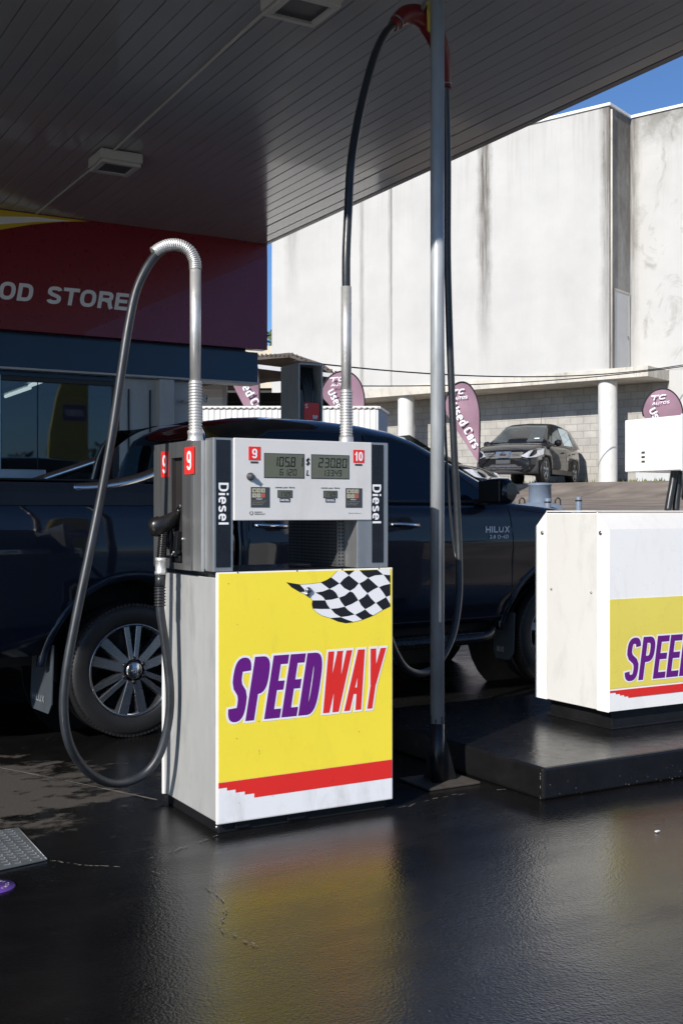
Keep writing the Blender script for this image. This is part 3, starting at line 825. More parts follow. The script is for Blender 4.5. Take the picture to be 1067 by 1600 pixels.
FLAG_BLK = [[(-0.096, 0.931), (-0.04, 0.921), (-0.021, 0.903), (-0.016, 0.893), (-0.037, 0.892), (-0.075, 0.912)], [(0.053, 0.926), (.08, .935), (0.099, 0.945), (0.136, 0.92), (.114, .909), (0.091, 0.9)], [(0.155, 0.969), (0.205, 0.969), (0.179, 0.951)], [(0.179, 0.95), (0.224, 0.918), (.206, .900), (0.184, 0.889), (.158, .901), (0.138, 0.92), (.156, .937)], [(0.228, 0.969), (0.311, 0.969), (0.338, 0.949), (0.299, 0.947), (0.268, 0.938), (.246, .952)], [(0.268, 0.938), (0.316, 0.9), (.292, .891), (0.265, 0.877), (.244, .895), (0.227, 0.917), (.25, .926)], [(0.34, 0.949), (0.372, 0.946), (0.372, 0.913), (.357, .929)], [(0.372, 0.911), (0.372, 0.865), (0.352, 0.859), (0.338, 0.878), (0.319, 0.899), (0.34, 0.906)], [(0.029, 0.888), (0.062, 0.891), (0.091, 0.9), (.108, .894), (0.121, 0.883), (0.132, 0.864), (0.101, 0.858), (0.072, 0.857), (.066, .866), (0.055, 0.875)], [(0.134, 0.864), (0.16, 0.871), (0.184, 0.887), (.198, .882), (0.209, 0.869), (0.222, 0.851), (0.194, 0.838), (0.161, 0.828), (0.145, 0.846)], [(0.224, 0.851), (0.249, 0.863), (0.265, 0.876), (0.279, 0.858), (0.302, 0.837), (0.279, 0.824), (0.254, 0.814), (0.236, 0.83)], [(0.305, 0.837), (0.33, 0.848), (0.352, 0.858), (0.372, 0.829), (0.372, 0.82), (0.336, 0.807)], [(0.016, 0.858), (0.072, 0.856), (0.082, 0.838), (0.095, 0.822), (0.058, 0.823), (0.019, 0.826), (.014, .842)], [(0.097, 0.822), (0.13, 0.823), (0.16, 0.828), (0.179, 0.811), (0.205, 0.795), (0.174, 0.79), (0.143, 0.788), (0.116, 0.803)], [(0.208, 0.794), (0.234, 0.804), (0.254, 0.813), (0.274, 0.796), (0.292, 0.787), (0.241, 0.772)], [(0.096, 0.786), (0.143, 0.787), (0.17, 0.776), (0.2, 0.766), (0.165, 0.763), (0.13, 0.771)]]
mb = MB(); mb.poly([(2.1 + a, F - .0018, b) for a, b in FLAG_OUT]); mb.m = 1
for c in FLAG_BLK: mb.poly([(2.1 + a, F - .0024, b) for a, b in c])
mb.build("chequered_flag", [M['white_print'], M['black_print']], fpo, merge=False)
mb = MB()   # thin dark outline round the flag
P = [V3(2.1 + a, F - .0021, b) for a, b in FLAG_OUT[:8]]; mb.ribbon(P, (0, 1, 0), .0012)
P = [V3(2.1 + a, F - .0021, b) for a, b in FLAG_OUT[9:] + FLAG_OUT[:1]]; mb.ribbon(P, (0, 1, 0), .0012)
mb.build("flag_outline", M['black_print'], fpo, merge=False)
def speedway(par, x0, x1, xm, z0, z1, y, full=True):
    h = z1 - z0; g = h * .035
    ws = xm - x0 + h * .10; ww = x1 - xm
    letters("lettering_outline", "SPEED", M['white_print'], par, (x0, y + .0008, z0), XU, ZU, ws, h, .17, .150, .145, .085, grow=g)
    letters("lettering", "SPEED", M['purple'], par, (x0, y, z0), XU, ZU, ws, h, .17, .150, .145, .085)
    letters("lettering_outline", "WAY", M['white_print'], par, (xm, y + .0004, z0), XU, ZU, ww, h, .17, .098, .105, .04, grow=g)
    letters("lettering", "WAY", M['red'], par, (xm, y - .0003, z0), XU, ZU, ww, h, .17, .098, .105, .04)
speedway(fpo, 1.752, 2.452, 2.146, .417, .655, F - .0026)
mb = MB()   # fixing screws, nicks in the film
for (x, z) in ((1.80, .9735), (2.05, .9735), (2.25, .9735), (2.42, .9735)): mb.lathe((x, F, z), (0, -1, 0), [(.003, 0), (.003, .0015), (.0003, .002)], 8)
random.seed(11)
for i in range(34):
    x = random.uniform(1.73, 2.47); z = random.uniform(.06, .95); r = random.uniform(.0006, .0018)
    mb.poly([(x - r, F - .003, z), (x, F - .003, z - r * 1.5), (x + r, F - .003, z), (x, F - .003, z + r)])
tag(mb.build("film_specks", M['label_grey'], fpo, merge=False), kind='stuff')
lk = MB(); lk.lathe((2.097, F, .898), (0, -1, 0), [(.0125, 0), (.0125, .006), (.010, .012), (.0005, .013)], 20); lo = lk.build("lock", M['screw'], fpo)
mb = MB(); mb.lathe((2.093, F, .884), (0, -1, 0), [(.0085, 0.001), (.0085, .009), (.0005, .010)], 16); mb.build("lock_cover", M['screw'], lo)

# left boot cabinet
mb = MB()
mb.box(1.702, 1.782, F + .002, F + .076, .978, 1.476)
mb.box(1.702, 1.782, F + .0765, 4.42, .985, 1.468)
lc = mb.build("nozzle_cabinet", M['alu'], D, bevel=.0025)
mb = MB(); mb.box(1.688, 1.7015, F + .079, F + .166, .976, 1.470); mb.build("corner_strip", M['alu'], lc, bevel=.003)
mb = MB()   # boot panel with a slot
X0, X1 = 1.684, 1.7013
ya, yb, s0, s1 = F + .170, 4.452, 4.150, 4.262
mb.box(X0, X1, ya, s0, .976, 1.474); mb.box(X0, X1, s1, yb, .976, 1.474); mb.box(X0, X1, s0, s1, 1.413, 1.474); mb.box(X0, X1, s0, s1, .976, 1.0)
mb.build("boot_panel", M['steel'], lc, merge=True)
mb = MB(); mb.box(1.7018, 1.7024, s0 - .004, s1 + .004, .99, 1.42); mb.box(1.6845, 1.7015, s1 - .003, s1 - .0005, 1.0, 1.412); mb.build("boot_recess", M['frame_dark'], lc)
mb = MB(); mb.box(1.695, 1.72, 4.458, 4.49, .98, 1.455); mb.build("rear_strip", M['steel'], lc, bevel=.003)
for y0, y1, z0 in ((4.03, 4.125, 1.345), (4.292, 4.372, 1.340)):
    mb = MB(); mb.box(X0 - .0012, X0 - .0002, y0, y1, z0, z0 + .104); so = mb.build("number_sticker", M['red'], lc)
    letters("numeral", "9", M['white_print'], so, (X0 - .002, (y0 + y1) / 2 + .022, z0 + .015), (0, -1, 0), ZU, .044, .074, 0, .17, .15)
mb = MB(); mb.box(1.7125, 1.7715, F - .0006, F + .001, .995, 1.468); s = mb.build("black_strip", M['black_strip'], lc)
letters("lettering", "Diesel", M['white_print'], s, (1.7225, F - .0015, 1.3085), (0, 0, -1), XU, .155, .040, 0, .2, .17, .15)
mb = MB(); mb.box(1.704, 1.776, 4.425, 4.44, 1.0, 1.45); mb.build("rear_face", M['steel'], lc)
# holster hook parts
mb = MB()
mb.box(1.688, 1.702, 4.19, 4.25, 1.004, 1.03); mb.obox((1.688, 4.215, 1.075), (.010, 0, 0), (0, .018, 0), (.004, 0, .05)); mb.box(1.676, 1.69, 4.175, 4.265, 1.036, 1.05)
hk = mb.build("holster", M['black_plastic'], lc, bevel=.003)
mb = MB(); mb.lathe((1.684, 4.142, 1.095), (-1, 0, 0), [(.007, 0), (.007, .005), (.0005, .007)], 12); mb.lathe((1.676, 4.215, 1.042), (-1, 0, 0), [(.005, 0), (.004, .004), (.0005, .005)], 10); mb.build("screw", M['screw'], hk)

# right cabinet
mb = MB()
mb.box(2.320, 2.464, F + .002, F + .076, .978, 1.478)
mb.box(2.325, 2.46, F + .0765, F + .110, .978, 1.476)
mb.box(2.40, 2.46, F + .1105, 4.43, .978, 1.474)
rc = mb.build("nozzle_cabinet", M['alu'], D, bevel=.0025)
mb = MB(); mb.box(2.388, 2.441, F - .0006, F + .001, .998, 1.469); s = mb.build("black_strip", M['black_strip'], rc)
letters("lettering", "Diesel", M['white_print'], s, (2.389, F - .0015, 1.310), (0, 0, -1), XU, .155, .040, 0, .2, .17, .15)
# perforated inner screens
def perf(mb, org, ux, uy, w, h, pitch=.0125, r=.0036):
    org = Vector(org); ux = Vector(ux).normalized(); uy = Vector(uy).normalized()
    nx = int(w / pitch); ny = int(h / pitch)
    for i in range(nx):
        for j in range(ny):
            cx_ = (i + .5) * w / nx; cy_ = (j + .5) * h / ny
            mb.poly([org + ux * (cx_ + math.cos(a) * r) + uy * (cy_ + math.sin(a) * r) for a in [k * math.pi / 3 for k in range(6)]])
mb = MB(); mb.box(2.292, 2.3245, F + .112, F + .120, .980, 1.17); mb.box(2.292, 2.300, F + .1205, 4.43, .980, 1.17)
pso = mb.build("perforated_screen", M['steel'], rc)
mb = MB(); perf(mb, (2.294, F + .1112, .982), XU, ZU, .030, .186, .0135, .0042); perf(mb, (2.2912, 4.425, .982), (0, -1, 0), ZU, .41, .186)
mb.build("perforation", M['dark'], pso, merge=False)
mb = MB(); mb.box(1.783, 1.792, F + .08, 4.43, .980, 1.17); pso = mb.build("perforated_screen", M['steel'], lc)
mb = MB(); perf(mb, (1.7935, F + .085, .982), (0, 1, 0), ZU, .33, .186); mb.build("perforation", M['dark'], pso, merge=False)

# header
mb = MB(); mb.box(1.7835, 2.3845, F - .004, F + .008, 1.168, 1.477)
hd = mb.build("header_panel", pm("header_offwhite", (.68, .67, .655), .42, metal=.1, var=.03, vs=3, dirt=.1), D, bevel=.003)
mb = MB(); mb.box(1.786, 2.32, F + .0085, F + .30, 1.172, 1.470); mb.build("header_box", M['grey_metal'], D, bevel=.003)
G = F - .0045
for (x0, x1, z0, z1, a, b_) in ((1.910, 2.076, 1.332, 1.4205, "105.8 1", "61.20"), (2.112, 2.276, 1.332, 1.4205, "230.80", "133.49")):
    mb = MB(); mb.box(x0 - .003, x1 + .003, G - .001, G + .0015, z0 - .003, z1 + .003); q = mb.build("display", M['label_grey'], hd)
    mb = MB(); mb.box(x0, x1, G - .0018, G - .0011, z0, z1); mb.build("display_glass", M['lcd'], q)
    mb = MB()
    if a[0] == '1': digits(mb, "105.8", x0 + .034, G - .0024, z0 + .041, .019, .037, .006); digits(mb, "1", x0 + .146, G - .0024, z0 + .041, .015, .037, .006); digits(mb, b_, x0 + .062, G - .0024, z0 + .008, .0145, .024, .0045)
    else: digits(mb, a, x0 + .028, G - .0024, z0 + .041, .020, .037, .0065); digits(mb, b_, x0 + .045, G - .0024, z0 + .008, .0135, .024, .0045)
    mb.build("digits", M['lcd_ink'], q, merge=False)
letters("dollar_sign", "$", M['black_print'], hd, (2.084, G - .001, 1.380), XU, ZU, .021, .028, .12, .16, .14)
letters("litre_sign", "L", M['black_print'], hd, (2.087, G - .001, 1.340), XU, ZU, .015, .022, .15, .2, .18)
for (x0, x1, s) in ((1.843, 1.892, "9"), (2.298, 2.348, "10")):
    mb = MB(); mb.box(x0, x1, G - .001, G + .001, 1.395, 1.446); q = mb.build("number_sticker", M['red'], hd)
    w = .022 if s == "9" else .036
    letters("numeral", s, M['white_print'], q, ((x0 + x1) / 2 - w / 2, G - .0016, 1.402), XU, ZU, w, .036, 0, .19, .16, .12)
    mb = MB(); mb.box(x0 + .008, x1 - .010, G - .001, G + .001, 1.3835, 1.3905); mb.build("small_label", M['label_grey'], hd)
for (x0, x1) in ((1.852, 1.930), (2.263, 2.338)):
    mb = MB(); mb.box(x0, x1, G - .0012, G + .001, 1.2175, 1.294); kp = mb.build("keypad", M['label_grey'], hd)
    for i in range(3):
        for j in range(2):
            mb = MB(); kx = x0 + .006 + i * .0185; kz = 1.2735 - j * .019
            mb.box(kx, kx + .0155, G - .0026, G - .0013, kz, kz + .0155)
            kk = mb.build("key", M['key'] if not (i == 2 and j == 1) else pm("key_red", (.45, .12, .10), .5), kp)
            text("key_mark", ["I", "II", "III", "IV", "V", "C"][i + 3 * j], M['black_print'], kk, (kx + .005, G - .003, kz + .004), XU, ZU, .006, .0075)
    text("keypad_text", "PRESET", M['white_print'], kp, (x0 + .022, G - .0018, 1.2465), XU, ZU, .026, .0045)
    for k in range(3): text("keypad_text", ["Press to preset sale", "Lift nozzle to start", "Press C to cancel"][k], M['key'], kp, (x0 + .006, G - .0018, 1.2395 - k * .0062), XU, ZU, .058 - .008 * k, .0032)
for (x0, x1) in ((1.964, 2.027), (2.163, 2.225)):
    mb = MB(); mb.box(x0, x1, G - .0012, G + .001, 1.2545, 1.2835); q = mb.build("price_display", M['label_grey'], hd)
    mb = MB(); mb.box(x0 + .003, x1 - .003, G - .0018, G - .0013, 1.2575, 1.2805); mb.build("display_glass", M['lcd_small'], q)
    mb = MB(); digits(mb, "172.9", x0 + .008, G - .0024, 1.2605, .009, .0165, .0030); mb.build("digits", M['lcd_ink'], q, merge=False)
    text("price_caption", "cents per litre", M['black_print'], hd, (x0 - .011, G - .001, 1.2895), XU, ZU, .084, .0075, .2, .02)
    mb = MB(); mb.box(x0 + .010, x1 - .010, G - .0012, G + .001, 1.238, 1.2525); q = mb.build("grade_label", M['black_print'], hd)
    letters("lettering", "DIESEL", M['white_print'], q, (x0 + .0125, G - .0018, 1.2415), XU, ZU, .038, .0078, 0, .2, .18, .16)
mb = MB()
ring = [(2 * math.pi * k / 12) for k in range(13)]
for a, b_ in zip(ring, ring[1:]):
    if abs(a - math.pi / 2) < .3: continue
    mb.poly([(1.854 + math.cos(t) * r, G - .001, 1.196 + math.sin(t) * r) for t, r in ((a, .0055), (b_, .0055), (b_, .0075), (a, .0075))])
mb.build("maker_mark", M['black_print'], hd, merge=False)
text("maker_text", "GILBARCO", M['black_print'], hd, (1.866, G - .001, 1.1975), XU, ZU, .032, .0045, 0, .02)
text("maker_text", "VEEDER-ROOT", M['black_print'], hd, (1.866, G - .001, 1.190), XU, ZU, .045, .0045, 0, .02)
text("notice_text", "Minimum Delivery 2 L", M['black_print'], hd, (2.277, G - .001, 1.193), XU, ZU, .058, .0042, 0, .01)
kb = MB(); kb.lathe((1.849, G, 1.333), (0, -1, 0), [(.015, 0), (.015, .006), (.011, .008), (.011, .017), (.009, .020), (.0005, .021)], 20); kb.obox((1.849, G - .022, 1.333), (.004, 0, .006), (0, .004, 0), (-.004, 0, .003)); kb.build("key_switch", M['label_grey'], hd)

# masts and hoses
def flex(p0, p1, r, pitch=.0115, amp=.0022):
    p0 = Vector(p0); p1 = Vector(p1); L = (p1 - p0).length; n = int(L / pitch) * 6
    path = [p0 + (p1 - p0) * (i / n) for i in range(n + 1)]
    return path, [r + amp * math.sin(i / 6 * 2 * math.pi) for i in range(n + 1)]
mx, my = 1.745, 4.165
mb = MB(); p, r = flex((mx, my, 1.515), (mx, my, 1.712), .0255); mb.tube(p, r, 20); mb.lathe((mx, my, 1.468), (0, 0, 1), [(.036, 0), (.035, .01), (.029, .02), (.029, .036), (.031, .038), (.031, .05), (.02, .052)], 24)
ms = mb.build("mast_base", M['bright_alu'], D)
mb = MB(); mb.tube([(mx, my, 1.71), (mx, my, 2.155)], .0215, 24); mb.build("mast_tube", M['bright_alu'], D)
bend = spline([(mx, my, 2.150), (mx - .002, my + .003, 2.185), (mx - .022, my + .008, 2.222), (mx - .058, my + .014, 2.240), (mx - .10, my + .018, 2.238), (mx - .135, my + .022, 2.222), (mx - .163, my + .025, 2.20)], 6)
bend = resample(bend, .0016)
mb = MB(); mb.tube(bend, [.0232 + .0017 * math.sin(i * .0016 / .0085 * 2 * math.pi) for i in range(len(bend))], 20); mb.build("mast_bend", M['bright_alu'], D)
H1 = [(1.625, 4.185, 2.222), (1.586, 4.19, 2.187), (1.545, 4.19, 2.124), (1.509, 4.19, 2.039), (1.477, 4.18, 1.907), (1.446, 4.17, 1.734), (1.405, 4.16, 1.489), (1.357, 4.15, 1.248), (1.306, 4.13, 1.034), (1.25, 4.11, 0.802), (1.213, 4.1, 0.618), (1.204, 4.1, 0.48), (1.232, 4.13, 0.355), (1.3, 4.18, 0.249), (1.395, 4.23, 0.175), (1.482, 4.26, 0.151), (1.571, 4.27, 0.171), (1.631, 4.26, 0.242), (1.665, 4.25, 0.367), (1.669, 4.24, 0.494), (1.651, 4.235, 0.647), (1.628, 4.23, 0.787), (1.623, 4.23, 0.837)]
mb = MB(); mb.tube(spline(H1, 8), .0172, 16); ho = mb.build("fuel_hose", M['rubber'], D)
mb = MB(); path = [V3(1.623, 4.23, .832 + i * .0015) for i in range(52)]
mb.tube(path, [.0205 + .0028 * math.sin(i * .0015 / .0115 * 2 * math.pi) for i in range(52)], 18)
mb.tube([(1.6235, 4.23, .91), (1.626, 4.23, .955)], .0205, 18); mb.build("bend_restrictor", M['rubber2'], ho)
mb = MB(); mb.lathe((1.6265, 4.23, .955), (.03, 0, 1), [(.019, 0), (.0235, .001), (.0235, .012), (.0215, .014), (.0215, .052), (.0235, .054), (.0235, .066), (.018, .067)], 24); mb.build("swivel", M['bright_alu'], ho)

def nozzle(parent, base, spout_dir=(1, -.25), top=None):
    # base: bottom of grip; built leaning like the photographed one
    b = Vector(base)
    grip = [b, b + V3(.004, 0, .05), b + V3(.010, 0, .105)]
    mb = MB(); n = 60; g0, g1 = grip[0], grip[2]
    mb.tube([g0 + (g1 - g0) * (i / n) for i in range(n + 1)], [.0185 + .0014 * math.sin(i * 1.25) for i in range(n + 1)], 14)
    no = mb.build("nozzle", M['black_plastic'], parent)
    # ergonomic head: an egg-shaped hood, lofted
    secs = []
    prof = [(-.058, -.010, .012), (-.054, -.008, .027), (-.038, -.003, .036), (-.016, .004, .038), (.006, .014, .035), (.026, .028, .028), (.044, .046, .019), (.056, .060, .014)]
    hb = b + V3(.012, 0, .122)
    for (dx, dz, r) in prof:
        cpt = hb + V3(dx, -dx * .18, dz)
        a = 1.0 if dx > 0 else .35
        ud = V3(-math.sin(a * .8), 0, math.cos(a * .8)); sdv = V3(.18, 1, 0).normalized()
        secs.append([cpt + ud * (math.cos(t) * r * 1.05) + sdv * (math.sin(t) * r * .85) for t in [2 * math.pi * k / 16 for k in range(16)]])
    mb = MB(); mb.loft(secs, closed=True); mb.build("nozzle_cover", pm("nozzle_cover_black", (.012, .0115, .011), .3, var=.2, vs=12), no)
    s0 = hb + V3(.055, -.010, .058); dirv = V3(.52, -.13, .80).normalized()
    mb = MB(); mb.tube([s0 - dirv * .01, s0 + dirv * .016], .014, 14); mb.tube([s0 + dirv * .0165, s0 + dirv * .022], .0155, 14); mb.build("spout_collar", M['black_plastic'], no)
    mb = MB(); mb.tube([s0 + dirv * .02, s0 + dirv * .05, s0 + dirv * .078], [.0115, .0108, .0095], 14); mb.build("spout", M['bright_alu'], no)
    gd = spline([b + V3(.046, -.004, .118), b + V3(.056, -.004, .08), b + V3(.052, -.003, .03), b + V3(.040, 0, .006), b + V3(.018, 0, .004)], 5)
    mb = MB(); mb.tube(gd, .006, 8); mb.build("guard", M['black_plastic'], no)
    mb = MB(); mb.tube([b + V3(.032, 0, .11), b + V3(.034, 0, .07), b + V3(.030, 0, .035)], .005, 8); mb.build("trigger", M['black_plastic'], no)
    return no
nozzle(ho, (1.629, 4.23, 1.020))

mx, my = 2.39, 4.10
mb = MB(); p, r = flex((mx, my, 1.515), (mx, my, 1.705), .0255); mb.tube(p, r, 20); mb.lathe((mx, my, 1.476), (0, 0, 1), [(.032, 0), (.030, .012), (.029, .036), (.02, .038)], 24)
mb.build("mast_base", M['bright_alu'], D)
mb = MB(); mb.tube([(mx, my, 1.703), (mx, my, 2.135)], .0213, 24); mb.build("mast_tube", M['bright_alu'], D)
H2 = [(2.39, 4.1, 2.10), (2.39, 4.1, 2.262), (2.411, 4.12, 2.455), (2.441, 4.15, 2.655), (2.499, 4.2, 2.841), (2.571, 4.25, 3.034), (2.654, 4.3, 3.221), (2.726, 4.33, 3.34), (2.807, 4.36, 3.417)]
mb = MB(); mb.tube(spline(H2, 8), .0178, 16); h2 = mb.build("fuel_hose", M['rubber2'], D)
H2B = [(3.132, 4.44, 3.253), (3.164, 4.47, 2.878), (3.185, 4.5, 2.429), (3.2, 4.5, 1.969), (3.223, 4.5, 1.508), (3.242, 4.5, 1.2), (3.239, 4.48, 0.954), (3.213, 4.45, 0.772), (3.154, 4.42, 0.61), (3.063, 4.4, 0.497), (2.953, 4.37, 0.458), (2.846, 4.34, 0.49), (2.761, 4.3, 0.572), (2.683, 4.25, 0.68), (2.60, 4.20, 0.80), (2.55, 4.18, .90), (2.545, 4.18, .99)]
mb = MB(); mb.tube(spline(H2B, 8), .0172, 16); h3 = mb.build("hanging_hose", M['rubber2'], D)
nz2 = MB(); nz2.tube([(2.545, 4.18, .985), (2.535, 4.18, 1.12)], .02, 12); nz2.tube(spline([(2.535, 4.18, 1.12), (2.51, 4.18, 1.17), (2.47, 4.18, 1.2)], 4), .016, 10); nz2.build("nozzle", M['black_plastic'], D)

# ================================================================ STEEL POLE WITH HOSE HANGER
PX, PY = 2.888, 4.158
pl = thing("steel_pole", "tall galvanised steel pole with black base and red curved hose hanger near its top", "pole", (PX, PY, 0), world_coords=True)
mb = MB(); mb.tube([(PX, PY, .27), (PX, PY, 3.71)], .0308, 28); mb.build("shaft", M['galv'], pl)
mb = MB(); mb.tube([(PX, PY, .012), (PX, PY, .268)], .0312, 28); mb.build("painted_foot", M['black_paint'], pl)
mb = MB()
for k in range(7):
    a = k * .9 - 2.4; z = .27; L = .02 + .03 * ((k * 7) % 5) / 5
    mb.tube([(PX + math.cos(a) * .031, PY + math.sin(a) * .031, z + .002), (PX + math.cos(a) * .031, PY + math.sin(a) * .031, z + L)], .003, 6)
mb.build("paint_drips", M['black_paint'], pl)
mb = MB(); mb.box(2.78, 3.052, 4.062, 4.30, .001, .012); mb.build("base_plate", pm('dirty_plate', (.05, .042, .035), .7, var=.3, vs=12), pl, bevel=.003)
mb = MB()
for d in ((1, 0), (0, 1)):
    dx, dy = d; s = V3(-dy, dx, 0) * .005
    a = V3(PX + dx * .031, PY + dy * .031, .0125); b_ = V3(PX + dx * .100, PY + dy * .100, .0125); c = V3(PX + dx * .031, PY + dy * .031, .24)
    mb.prism([a - s, b_ - s, c - s], s * 2)
mb.build("gusset", M['black_paint'], pl)
gp = spline([(2.780, 4.355, 3.392), (2.80, 4.36, 3.413), (2.855, 4.37, 3.464), (2.924, 4.38, 3.484), (2.988, 4.39, 3.470), (3.045, 4.4, 3.420), (3.095, 4.42, 3.345), (3.128, 4.44, 3.235), (3.131, 4.44, 3.205)], 6)
rr = []
for i in range(len(gp)):
    t = i / (len(gp) - 1)
    rr.append(.027 + .022 * math.sin(math.pi * min(1, max(0, (t - .12) / .75))) ** .8 if t > .1 else .024)
mb = MB(); mb.tube(gp, rr, 18); hg = mb.build("hose_hanger", M['hanger_red'], pl)
mb = MB()
for i in (7, len(gp) - 6):
    t = (gp[i + 1] - gp[i]).normalized(); mb.tube([gp[i] - t * .004, gp[i] + t * .004], rr[i] + .003, 18)
mb.build("hose_clamp", M['screw'], hg)
mb = MB(); mb.tube([(2.96, 4.30, 3.70), (2.955, 4.32, 3.60), (2.965, 4.35, 3.50)], [.012, .01, .014], 8); mb.build("hanging_rope", M['frame_dark'], pl)
mb = MB(); mb.loft([[(2.945, 4.32, 3.62), (2.965, 4.32, 3.62), (2.967, 4.325, 3.62), (2.945, 4.325, 3.62)], [(2.945, 4.32, 3.50), (2.975, 4.32, 3.49), (2.977, 4.326, 3.49), (2.945, 4.326, 3.50)], [(2.952, 4.325, 3.40), (2.985, 4.33, 3.39), (2.985, 4.336, 3.39), (2.952, 4.331, 3.40)]], closed=True); mb.build("strap", M['strap'], pl)
mb = MB(); mb.box(2.94, 2.99, 4.19, 4.40, 3.69, 3.712); mb.tube([(PX, PY, 3.5), (2.90, 4.27, 3.5), (2.95, 4.38, 3.49)], .01, 8); mb.build("bracket", M['galv'], pl)
TH = [(3.135, 4.46, 3.236), (3.19, 4.55, 2.439), (3.198, 4.55, 1.82), (3.224, 4.55, 1.324), (3.247, 4.53, 1.013), (3.246, 4.49, .96)]
mb = MB(); mb.tube(spline(TH, 5), .0065, 8); mb.build("return_cord", M['rubber2'], h3)

# ================================================================ SECOND DISPENSER
E2 = thing("fuel_dispenser", "white pump with sloping shoulders standing on the raised black island", "fuel pump", (4.4, 4.42, .136), world_coords=True)
A0, A1, B0, B1, T = 3.887, 5.35, 4.151, 4.697, 1.2
def prof(x, inset=0):
    i = inset
    return [(x, B0 + i, .23 + i), (x, B1 - i, .23 + i), (x, B1 - i, 1.122), (x, 4.612, T - i), (x, 4.232, T - i), (x, B0 + i, 1.118)]
mb = MB(); mb.loft([prof(A0 + .006, .004), prof(A1, .004)], smooth=False, closed=True)
bo = mb.build("body", pm("d2_white", (.72, .71, .69), .4, var=.03, dirt=.12), E2, bevel=.002)
mb = MB()   # end panel: corner posts and a recessed middle sheet
mb.prism([(A0, B0, .228), (A0, 4.234, .228), (A0, 4.234, T), (A0, 4.232, T), (A0, B0, 1.119)], (.0058, 0, 0))
mb.prism([(A0, 4.607, .228), (A0, B1, .228), (A0, B1, 1.122), (A0, 4.612, T), (A0, 4.607, T)], (.0058, 0, 0))
mb.build("corner_post", M['white_edge'], E2, bevel=.0012)
mb = MB(); mb.box(A0 + .002, A0 + .0058, 4.2365, 4.6045, .232, T - .010); mb.build("end_sheet", pm("end_sheet_white", (.62, .61, .59), .42, var=.02, dirt=.2), E2)
mb = MB(); mb.box(A0 - .004, 5.35, 4.236, 4.608, T + .0005, T + .007); mb.build("lid", M['white_edge'], E2, bevel=.002)
for (y, z, r, x) in ((4.205, 1.098, .011, A0), (4.640, 1.092, .011, A0), (4.272, .802, .006, A0 + .002), (4.570, .802, .006, A0 + .002)):
    mb = MB(); mb.lathe((x, y, z), (-1, 0, 0), [(r, 0), (r, .003), (r * .6, .006), (.0005, .007)], 16); mb.build("screw", M['screw'], E2)
mb = MB(); mb.box(A0 + .004, A1 - .01, B0 - .002, B0 - .0005 + .003, .232, 1.115); fpo2 = mb.build("front_sheet", pm("d2_front_white", (.88, .875, .86), .3, var=.02, dirt=.12), E2)
mb = MB(); mb.box(A0 + .006, A1 - .012, B0 - .0035, B0 - .0021, .342, .776); mb.build("yellow_film", pm("yellow_sheen", (.78, .66, .12), .3, var=.03, dirt=.1), fpo2)  # paler than the other pump's film: glossy reflection put into the colour
mb = MB(); y = B0 - .0048
mb.prism([(A0 + .006, y, .333), (A1 - .012, y, .333), (A1 - .012, y, .296), (4.012, y, .292), (4.012, y, .300), (3.985, y, .300), (3.985, y, .308), (3.957, y, .308), (3.957, y, .316), (3.93, y, .316), (3.93, y, .324), (A0 + .006, y, .324)], (0, .0012, 0)); mb.build("red_stripe", M['red'], fpo2)
speedway(fpo2, 3.980, 4.83, 4.465, .372, .583, B0 - .0052)
mb = MB(); mb.box(A0 + .06, A1 - .05, B0 + .04, B1 - .05, .137, .2275); mb.build("plinth", M['black_paint'], E2, bevel=.004)
mb = MB(); mb.box(A0 + .045, A1 - .03, B0 + .02, B1 - .03, .1365, .1475); mb.build("plinth_rim", M['black_paint'], E2, bevel=.003)
# head box standing on frame legs
mb = MB(); mb.box(4.40, 5.35, 4.176, 4.575, 1.415, 1.694); hh = mb.build("head", pm("head_white", (.76, .755, .74), .38, var=.02, dirt=.08), E2, bevel=.006)
mb = MB(); mb.box(4.398, 5.352, 4.168, 4.174, 1.41, 1.70); mb.build("head_front", M['white_edge'], hh, bevel=.002)
mb = MB()
for z in (1.466, 1.49, 1.514): mb.box(4.3985, 4.401, 4.425, 4.449, z - .0055, z + .0055)
mb.build("vent_slot", M['label_grey'], hh)
mb = MB(); mb.box(4.9, 5.1, 4.25, 4.5, T + .0075, 1.4145); mb.build("head_support", M['grey_metal'], E2)
for pts in ([(4.484, 4.30, 1.414), (4.470, 4.30, 1.34), (4.452, 4.30, 1.27), (4.438, 4.30, 1.208)], [(4.526, 4.31, 1.414), (4.522, 4.31, 1.34), (4.512, 4.31, 1.27), (4.506, 4.31, 1.208)]):
    mb = MB(); mb.tube(spline(pts, 5), .019, 12); mb.build("hose", M['rubber2'], E2)

# floor cover and marker
t = thing("inspection_cover", "small checker plate cover set flush into the asphalt at the left edge", "cover", (.85, 4.12, 0), world_coords=True)
mb = MB(); mb.prism([(.55, 3.80, .002), (1.088, 3.912, .002), (1.103, 4.355, .002), (.55, 4.355, .002)], (0, 0, .006)); mb.build("plate", M['checker'], t, bevel=.001)
mb = MB(); random.seed(2)
j = 0
y = 3.84
while y < 4.35:
    x = .56 + (.018 if j % 2 else 0)
    while x < 1.085:
        if y > 3.80 + (x - .55) * .208 + .014:
            a = .75 if (j % 2) else -.2
            mb.obox((x, y, .0085), (math.cos(a) * .011, math.sin(a) * .011, 0), (-math.sin(a) * .0022, math.cos(a) * .0022, 0), (0, 0, .0012))
        x += .036
    y += .018; j += 1
mb.build("tread_bars", pm("checker_bars", (.34, .36, .37), .3, metal=.7), t, merge=False)
mb = MB(); mb.tube([(1.089, 3.914, .006), (1.104, 4.354, .006)], .003, 6); mb.build("frame_edge", M['galv'], t)
